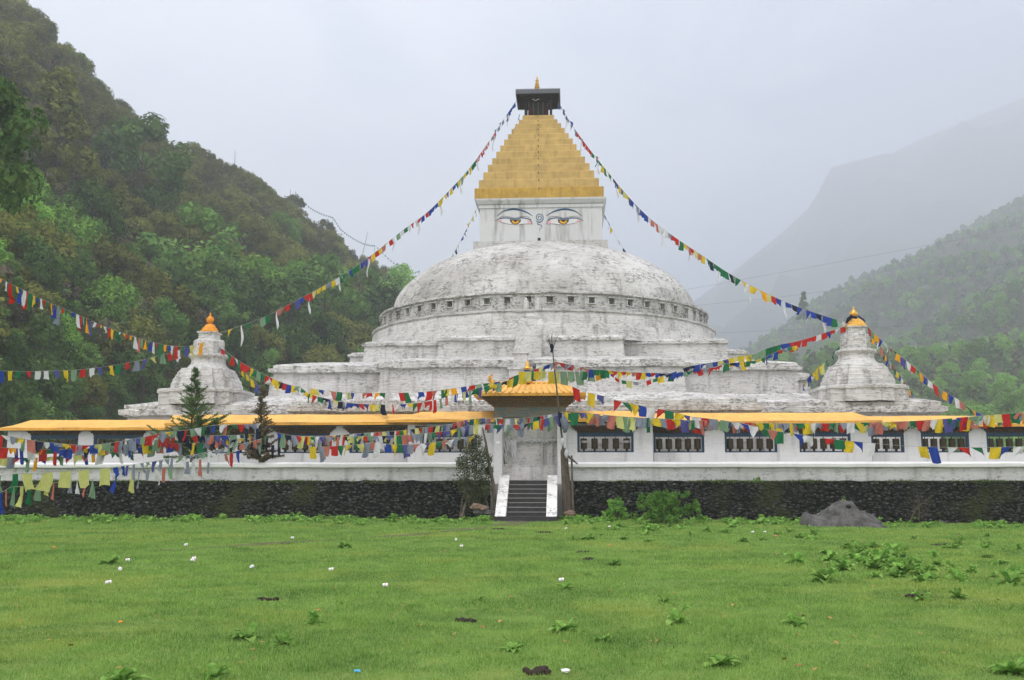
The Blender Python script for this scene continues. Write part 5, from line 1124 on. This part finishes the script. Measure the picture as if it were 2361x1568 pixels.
for k in range(48):
    u = rr.gauss(2010, 75); v = rr.gauss(1295, 20); dock(max(1900, min(2180, u)), max(1262, min(1338, v)), rr.uniform(.8, 1.5), 'one of the crowded dock plants forming the bright patch in the right lawn', 'crowded dock patch in the right lawn')
for k in range(26):
    dock(rr.uniform(2090, 2370), rr.uniform(1235, 1350), rr.uniform(.7, 1.3), 'one of the scattered dock plants near the right edge of the lawn', 'scattered docks near the right edge')
for k in range(34):
    dock(rr.uniform(1480, 1900) if k % 3 else rr.uniform(1340, 1500), rr.uniform(1212, 1250), rr.uniform(.8, 1.4), 'one of the scattered dock plants between the hemp bush and the boulder', 'scattered docks below the wall')
# weed strip at the foot of the wall
def strip(name, n, u0, u1, v0, v1, smin, smax, lab):
    vs = []; 
    for k in range(n):
        u = rr.uniform(u0, u1)
        if 1130 < u < 1300: continue
        if noise.noise(Vector((u * .012, 7, 1))) < rr.uniform(-.5, .25): continue
        v = rr.triangular(v0, v1, v0 + (v1 - v0) * .25); q = G(u, v); q.z = lawn_z(q.x, q.y); me = DM[rr.randrange(9)]; s_ = rr.uniform(smin, smax); s_ *= 1 + .8 * max(0, noise.noise(Vector((u * .03, 2, 1)))); m = Matrix.Translation(q) @ Matrix.Rotation(rr.uniform(0, 6.28), 4, 'Z') @ Matrix.Scale(s_, 4)
        co_ = np.empty(len(me.vertices) * 3); me.vertices.foreach_get('co', co_); co_ = co_.reshape(-1, 3) @ np.array(m.to_3x3()).T + np.array(m.translation); idx_ = np.array([p.vertices[:] for p in me.polygons]); vs.append(co_[idx_])
    o = npmesh(name, np.concatenate(vs), 4, M['dock']); tag(o, lab, kind='stuff')
strip('wall_foot_weeds', 1300, -60, 2420, 1190, 1212, .45, 1.3, 'fringe of leafy weeds growing along the foot of the black wall')
# hemp bushes, shrub, conifers
def herb(name, label, u, v, w_, h_, n, mat, seed, ls=.05, cl=14, cat='shrub', Y=None, stems=8):
    q = G(u, v) if Y is None else P(u, v, Y); r = random.Random(seed); t = thing(name, label, cat, tuple(q), None, 'W')
    pts = []; rd = []
    for k in range(cl):
        a = r.uniform(0, 6.28); e = r.uniform(.1, 1); z = h_ * r.uniform(.15, .95); pts.append((q.x + w_ / 2 * e * math.cos(a) * (1 - .5 * z / h_), q.y + .35 * w_ * e * math.sin(a) * (1 - .5 * z / h_), q.z + z)); rd.append(h_ * r.uniform(.07, .17))
    o = npmesh('leaves', leaves(pts, rd, n, ls, seed), 4, mat); o.parent = t; o.matrix_parent_inverse = Matrix.Translation(-q)
    mb = MB()
    for k in range(stems): mb.tube([(q.x + r.uniform(-.1, .1) * w_, q.y, q.z - .05), Vector((q.x, q.y, q.z + .2 * h_)).lerp(Vector(pts[k % cl]), .5), pts[k % cl]], [.02, .015, .008], 5)
    mb.build('stem', M['bark'], t); return t
herb('hemp_bush', 'large feathery green hemp bush against the black wall right of the stairs', 1535, 1206, 3.6, 1.2, 7000, M['hemp'], 5, .045, 90)
herb('hemp_bush', 'smaller feathery hemp plant between the stairs and the large hemp bush', 1420, 1200, 1.3, .9, 2200, M['hemp'], 6, .045, 36)
herb('ledge_tuft', 'green tuft of grass growing on the wall ledge above the boulder', 1748, 1113, .9, .25, 900, M['hemp'], 7, .04, 10, 'grass tuft', Y=42.0, stems=3)
herb('boulder_weed', 'small leafy weed growing on top of the boulder', 1945, 1158, .5, .2, 160, M['dock'], 8, .04, 5, 'plant', Y=40.6, stems=3)
# leafy shrub left of the stairs
q = G(1095, 1192); t = thing('leafy_shrub', 'tall dull green shrub with bare leaning stems left of the stairs', 'shrub', tuple(q), None, 'W')
ce = []; 
for (u, v, s_) in ((1100, 1015, .28), (1085, 1035, .4), (1108, 1040, .35), (1078, 1060, .45), (1100, 1070, .5), (1118, 1060, .35), (1070, 1090, .45), (1092, 1100, .5), (1115, 1100, .4), (1080, 1130, .4), (1105, 1135, .4), (1065, 1065, .3), (1095, 1050, .4), (1128, 1085, .2), (1068, 1115, .3), (1120, 1130, .3), (1090, 1155, .35), (1110, 1160, .35)):
    p = P(u, v, 42.6 + rr.uniform(-.35, .35)); ce.append((tuple(p), s_))
o = npmesh('leaves', leaves([c[0] for c in ce], [c[1] for c in ce], 5200, .045, 9), 4, M['shrubl']); o.parent = t; o.matrix_parent_inverse = Matrix.Translation(-q)
mb = MB(); b0 = P(1098, 1190, 42.6)
for c, s_ in ce[::2]: mb.tube([b0, b0.lerp(Vector(c), .5) + Vector((rr.uniform(-.15, .15), 0, 0)), c], [.03, .02, .01], 5)
for pts_ in ([(1100, 1188), (1088, 1150), (1062, 1130)], [(1060, 1190), (1072, 1120), (1078, 1080)], [(1105, 1188), (1125, 1140), (1095, 1112)], [(1130, 1190), (1120, 1150), (1128, 1105)]): mb.tube([P(u, v, 42.3) for u, v in pts_], [.035, .025, .012], 5)
mb.build('branch', M['bark'], t)
mb = MB(); mb.tube([P(1142, 1180, 42.5), P(1138, 1120, 42.6), P(1126, 1060, 42.7), P(1120, 1020, 42.8), P(1112, 985, 42.8)], [.09, .08, .07, .05, .02], 7); mb.tube([P(1127, 1065, 42.7), P(1136, 1050, 42.7)], [.04, .02], 5)
mb.build('leaning_trunk', M['wood'], t)
def conifer(label, u, vb, vt, Y, rad, mat, seed, sparse=1.0):
    b = P(u, vb, Y); tp_ = P(u, vt, Y); H = tp_.z - 1.5; b.z = 1.5; t = thing('young_conifer', label, 'tree', tuple(b), 'conifers behind the parapet', 'W'); r = random.Random(seed); mb = MB()
    mb.tube([b, b.lerp(tp_, .5) + Vector((.03, 0, 0)), tp_], [.07, .045, .008], 7); vs = []; rg = np.random.default_rng(seed)
    nb = int(150 * sparse)
    for k in range(nb):
        f = .2 + .8 * (k / nb); p = Vector((b.x, b.y, b.z + H * f)); a = r.uniform(0, 6.28); l = rad * (1 - f) ** 1.15 * r.choice((.45, .8, 1.0, 1.25)) * r.uniform(.7, 1.1) + .08; d = Vector((math.cos(a), math.sin(a), r.uniform(-.1, .75))); e = p + d * l; mid = p.lerp(e, .5) + Vector((0, 0, -.04)); mb.tube([p, mid, e], [.014, .009, .004], 4)
        m = int(170 * l / rad * (2.0 if f < .5 else .7)) + 16; tt = rg.uniform(.15, 1.05, m)[:, None]; base = np.array(p) * (1 - tt) + np.array(e) * tt; dr = rg.normal(size=(m, 3)) * .8 + np.array(d) * .6; dr /= np.linalg.norm(dr, axis=1)[:, None]; L_ = rg.uniform(.07, .17, m)[:, None]; sd2 = np.cross(dr, rg.normal(size=(m, 3))); sd2 /= np.linalg.norm(sd2, axis=1)[:, None]
        vs.append(np.stack([base - sd2 * .016, base + sd2 * .016, base + dr * L_], 1))
    mb.build('trunk', M['bark'], t); o = npmesh('crown', np.concatenate(vs), 3, mat); o.parent = t; o.matrix_parent_inverse = Matrix.Translation(-b); return t
conifer('young green conifer behind the parapet, in front of the orange-capped stupa', 442, 1065, 850, 44.9, 2.0, M['conif'], 3, 1.5)
t2 = conifer('browning sparse conifer hung with dark rags behind the parapet', 600, 1065, 893, 44.7, 1.1, M['conif2'], 4, .8)
for k in range(16):
    u = 600 + rr.gauss(0, 18); v = rr.uniform(985, 1035); p = P(u, v, 44.2 + rr.uniform(-.3, .3)); mb = MB(); L_ = rr.uniform(.3, .75)
    mb.add([p + Vector((-.07, 0, 0)), p + Vector((.07, .02, 0)), p + Vector((.05, .04, -L_ * .6)), p + Vector((.02, .02, -L_)), p + Vector((-.05, 0, -L_ * .7))], [(0, 1, 2, 3, 4)]); mb.build('hung_rag', CL[rr.choice('KKKKLE')], t2)
# boulder and stones
def rock(name, label, u, v, sx, sy, sz, mat, seed, Y=None, group=None, sharp=.28, z=None):
    q = G(u, v) if Y is None else P(u, v, Y); bm = bmesh.new(); bmesh.ops.create_icosphere(bm, subdivisions=4, radius=1)
    for vt in bm.verts:
        n_ = vt.co.copy(); d = 1 + sharp * noise.noise(n_ * 1.1 + Vector((seed, 0, 0))) + sharp * .5 * noise.noise(n_ * 2.7 + Vector((0, seed, 0))) + .06 * noise.noise(n_ * 8); vt.co = Vector((n_.x * sx, n_.y * sy, n_.z * sz)) * d
    me = bpy.data.meshes.new(name); bm.to_mesh(me); bm.free(); me.materials.append(mat); o = bpy.data.objects.new(name, me); C.objects.link(o); o.location = q; tag(o, label, 'rock', group); return o
b = G(1952, 1209); nv = 12
mb = MB(); out_ = [(-1.6, -.1), (-1.45, .40), (-1.2, .50), (-.8, .58), (-.5, .80), (-.1, 1.0), (.2, .98), (.45, .80), (.85, .52), (1.25, .22), (1.65, -.1)]
vs = []; nxb, nyb = 70, 26
for j in range(nyb + 1):
    fy_ = j / nyb; dy = -.8 + 1.5 * fy_; dep = min(1, 1.35 * math.sin(math.pi * min(.62, fy_ * .66 + .0)) ** .8)
    for i in range(nxb + 1):
        x = -1.65 + 3.3 * i / nxb; z = ipol(out_, x + .12 * noise.noise(Vector((dy * 2, 1, 9))))
        z = z * dep * .98; q_ = Vector((x * 1.1 + z * .5, dy * 1.6 + x * .3, z)); vd_ = noise.voronoi(q_ * 1.4)[0]
        z += (.34 * (vd_[1] - vd_[0]) - .13) * dep + .05 * noise.noise(Vector((x * 4, dy * 4, 1))) + .02 * noise.noise(Vector((x * 13, dy * 13, 1)))
        if abs(z - .42 + .22 * x) < .035: z -= .07
        vs.append((b.x + x * (.85 + .15 * dep), b.y + dy, b.z - .12 + max(-.1, z)))
m = nxb + 1; mb.add(vs, [(j * m + i, j * m + i + 1, (j + 1) * m + i + 1, (j + 1) * m + i) for j in range(nyb) for i in range(nxb)])
o = mb.build('boulder', M['rock']); tag(o, 'low grey angular boulder lying against the black wall on the right', 'rock')
rock('black_stone', 'upper of the two black stones on the grey boulder', 1966, 1158, .14, .12, .09, M['black'], 3, Y=b.y - .1, group='black stones on the boulder')
rock('black_stone', 'lower of the two black stones on the grey boulder', 1956, 1168, .10, .09, .08, M['black'], 4, Y=b.y - .32, group='black stones on the boulder')
for k, (u, v, s_, lab) in enumerate(((1098, 1168, .20, 'reddish stone on top of the pile beside the shrub'), (1115, 1172, .18, 'long brown stone at the right of the pile beside the shrub'), (1104, 1182, .17, 'dark stone at the bottom of the pile beside the shrub'), (1128, 1183, .2, 'grey stone nearest the stairs in the pile'))):
    rock('stone', lab, u, v, s_ * 1.3, s_, s_ * .7, M['brownrock'] if k < 2 else M['rock'], k + 9, Y=42.1, group='stones piled beside the shrub')
rock('stone', 'flat brown stone at the foot of the timber post', 1313, 1184, .26, .15, .13, M['brownrock'], 22, Y=42.2)
fr = np.random.default_rng(8); nfr = 15000; fx = fr.uniform(-30, 29, nfr); den = np.sin(fx * 1.7) + np.sin(fx * .61 + 2) + np.sin(fx * 5.3) * .5; keep = fr.uniform(-1.6, 2.2, nfr) < den; fx = fx[keep & ~((fx > -1.6) & (fx < 1.7))]; nfr = len(fx)
fy2 = YF + fr.uniform(-.10, .03, nfr); fz = 1.60 + fr.uniform(-.04, .02, nfr); fh_ = fr.uniform(.02, .085, nfr) * (1 + .8 * np.clip(np.sin(fx * 1.7), 0, 1))
wx = 2.3 + fx * math.cos(PHI) + fy2 * math.sin(PHI); wy = 73 - fx * math.sin(PHI) + fy2 * math.cos(PHI); an = fr.uniform(0, 6.28, nfr); w2 = .018
bl = np.stack([np.stack([wx - w2 * np.cos(an), wy - w2 * np.sin(an), fz], 1), np.stack([wx + w2 * np.cos(an), wy + w2 * np.sin(an), fz], 1), np.stack([wx + fr.normal(0, .03, nfr), wy - .02 + fr.normal(0, .03, nfr), fz + fh_ * fr.choice([1, 1, -.8], nfr)], 1)], 1)
tag(npmesh('ledge_moss', bl, 3, M['moss']), 'fringe of moss and thin grass along the top of the black stone base', kind='stuff')
# bare twiggy bush
q = G(2105, 1206); t = thing('bare_bush', 'leafless twiggy bush in front of the black wall right of the boulder', 'bush', tuple(q), None, 'W'); mb = MB(); r9 = random.Random(2)
mb.tube([P(2100, 1198, 40.9), P(2112, 1172, 40.9), P(2135, 1155, 40.9), P(2152, 1140, 40.9)], [.04, .035, .02, .008], 6)
mb.tube([P(2118, 1200, 41.0), P(2120, 1160, 41.0), P(2112, 1128, 41.0)], [.035, .025, .008], 6)
for k in range(34):
    a = P(r9.uniform(2095, 2140), r9.uniform(1150, 1195), 41.0); e = a + Vector((r9.uniform(-.5, .6), r9.uniform(-.2, .2), r9.uniform(.1, .6))); mb.tube([a, a.lerp(e, .5) + Vector((r9.uniform(-.08, .08), 0, .04)), e], [.010, .007, .003], 4)
mb.build('twig', M['bark'], t)
# ------------------------------------------------------------------ litter
def cup(u, v, a, label, size=1.0):
    q = G(u, v); q.z = lawn_z(q.x, q.y) + .045; t = thing('paper_cup', label, 'cup', tuple(q), 'discarded paper cups on the lawn', 'W', rz=a)
    n = 12; vs = []; mb = MB()
    for x, r_ in ((-.05, .033), (.045, .042), (.05, .046)):
        for k in range(n): an = 2 * math.pi * k / n; vs.append((q.x + x * size, q.y + r_ * size * math.cos(an), q.z + r_ * size * math.sin(an)))
    mb.add(vs, [(j * n + k, j * n + (k + 1) % n, (j + 1) * n + (k + 1) % n, (j + 1) * n + k) for j in range(2) for k in range(n)] + [tuple(range(n))]); mb.build('cup_body', M['paper'], t)
    mb = MB(); vs = []
    for x, r_ in ((-.01, .0365), (.015, .039)):
        for k in range(n): an = 2 * math.pi * k / n; vs.append((q.x + x * size, q.y + r_ * 1.02 * size * math.cos(an), q.z + r_ * 1.02 * size * math.sin(an)))
    mb.add(vs, [(k, (k + 1) % n, n + (k + 1) % n, n + k) for k in range(n)]); mb.build('pink_band', M['pinkpaper'], t)
for a in ((249, 1350, .9, 'white paper cup nearest to the camera on the left lawn'), (277, 1317, 2.0, 'white paper cup just above the nearest one on the left'), (294, 1297, .3, 'white paper cup beside the dark dock plant'),
          (444, 1297, 0, 'paper cup lying sideways, lower of two close together'), (447, 1292, .2, 'paper cup behind its close neighbour'), (428, 1260, 1.2, 'lone white cup in the left lawn below the flags'),
          (580, 1312, 1.4, 'upturned white cup in the middle of the left lawn'), (763, 1318, .3, 'tilted white cup left of the middle of the lawn'), (888, 1356, .0, 'small white cup lying flat left of the middle'),
          (674, 1244, .1, 'far white cup near the wall on the left'), (1051, 1248, 1.5, 'far white cup left of the worn path'), (1064, 1262, .1, 'white cup lying next to the worn path'), (1294, 1344, .1, 'white cup standing above a dock plant in the middle'),
          (1305, 1221, 0, 'white cup just right of the stairs foot'), (1405, 1217, 0, 'white cup on the grass right of the stairs, farther along'), (1763, 1229, .2, 'white cup among weeds in front of the wall on the right'), (1735, 1229, .5, 'crumpled white cup beside another among the weeds on the right')): cup(*a, size=.78)
def scrap(name, u, v, s_, mat, label, cat):
    q = G(u, v); q.z = lawn_z(q.x, q.y) + .03; bm = bmesh.new(); bmesh.ops.create_icosphere(bm, subdivisions=2, radius=s_)
    for vt in bm.verts: vt.co = Vector((vt.co.x, vt.co.y * .6, vt.co.z * .45)) * (1 + .5 * noise.noise(vt.co / s_ * 1.6 + Vector((u, v, 0))))
    me = bpy.data.meshes.new(name); bm.to_mesh(me); bm.free(); me.materials.append(mat); o = bpy.data.objects.new(name, me); C.objects.link(o); o.location = q; tag(o, label, cat); return o
scrap('plastic_wrapper', 823, 1549, .03, M['skyblue'], 'tiny light blue plastic wrapper at the bottom of the lawn', 'wrapper'); scrap('fruit_peel', 278, 1440, .03, M['orangepeel'], 'bit of orange peel beside the dark grass on the lower left', 'peel'); scrap('fruit_peel', 124, 1265, .05, M['orangepeel'], 'orange scrap in the far left lawn', 'peel')
scrap('paper_scrap', 1304, 1555, .04, M['paper'], 'pale crumpled paper at the bottom of the lawn right of the dung pat', 'paper')
for (u, v, s_, lab) in ((617, 1383, .16, 'dark dung pat in the lower left lawn'), (1075, 1433, .16, 'dark dung pat in the lower middle lawn'), (1245, 1550, .17, 'dark dung pat with a hollow near the bottom edge'), (1345, 1271, .22, 'small dung pat in the middle lawn right of the stairs'), (1360, 1288, .2, 'flat dung pat nearer than its neighbour right of the stairs'), (2117, 1379, .2, 'dung pat below the right-hand dock patch'), (2170, 1254, .3, 'dung pat behind the scattered docks on the right'), (1250, 1229, .35, 'brown patch of litter on the path at the stair foot'), (2055, 1254, .25, 'thin dung pat behind the dock patch'), (1150, 1222, .3, 'low brown clod near the left side of the stairs')):
    q = G(u, v); q.z = lawn_z(q.x, q.y) + .02; mb = MB(); r9 = random.Random(u)
    s_ *= .85
    for k in range(14): a = r9.uniform(0, 6.28); e = r9.uniform(0, s_ * .95); x = q.x + e * math.cos(a); y = q.y + e * math.sin(a); k_ = r9.uniform(.15, .4) * s_; mb.lathe(x, y, [(k_, q.z - .03), (k_ * .9, q.z + .005), (k_ * .4, q.z + .018)], 7)
    o = mb.jit(.02, 9).build('dung_pat', M['dung'], org=tuple(q)); o.location = q; tag(o, lab, 'dung', 'dung pats on the lawn')
fl_ = []; rl = random.Random(77)
for k in range(150):
    u = rl.uniform(-20, 2380); v = 1225 + 330 * rl.random() ** 1.2; q = G(u, v); z = lawn_z(q.x, q.y) + .035; s_ = rl.uniform(.018, .045) * (1 + (q.y > 25)); a = rl.uniform(0, 6.28); e1 = Vector((math.cos(a), math.sin(a), rl.uniform(-.2, .5))) * s_; e2 = Vector((-math.sin(a), math.cos(a), rl.uniform(-.2, .4))) * s_ * .6; c_ = Vector((q.x, q.y, z)); fl_.append([c_ - e1, c_ - e2, c_ + e1, c_ + e2])
M['fallen'] = paint('fallen_leaf', (.45, .25, .08), .8, .6, .3, 2)
tag(npmesh('fallen_leaves', np.array([[tuple(p) for p in f] for f in fl_]), 4, M['fallen']), 'dry brown and orange leaves fallen on the lawn', kind='stuff')
# ------------------------------------------------------------------ haze
mb = MB(); mb.box(-4500, 7500, -60, 5200, -60, 1720)
hz = mb.build('haze', [], None); tag(hz, 'pale mist filling the valley', kind='stuff')
m = bpy.data.materials.new('haze_volume'); m.use_nodes = True; t = m.node_tree; t.nodes.clear()
pv = N(t, 'ShaderNodeVolumePrincipled'); pv.inputs['Color'].default_value = (.90, .925, .985, 1); pv.inputs['Density'].default_value = .00062; pv.inputs['Anisotropy'].default_value = .2
o_ = N(t, 'ShaderNodeOutputMaterial'); t.links.new(pv.outputs[0], o_.inputs['Volume']); hz.data.materials.append(m)
cleanup()
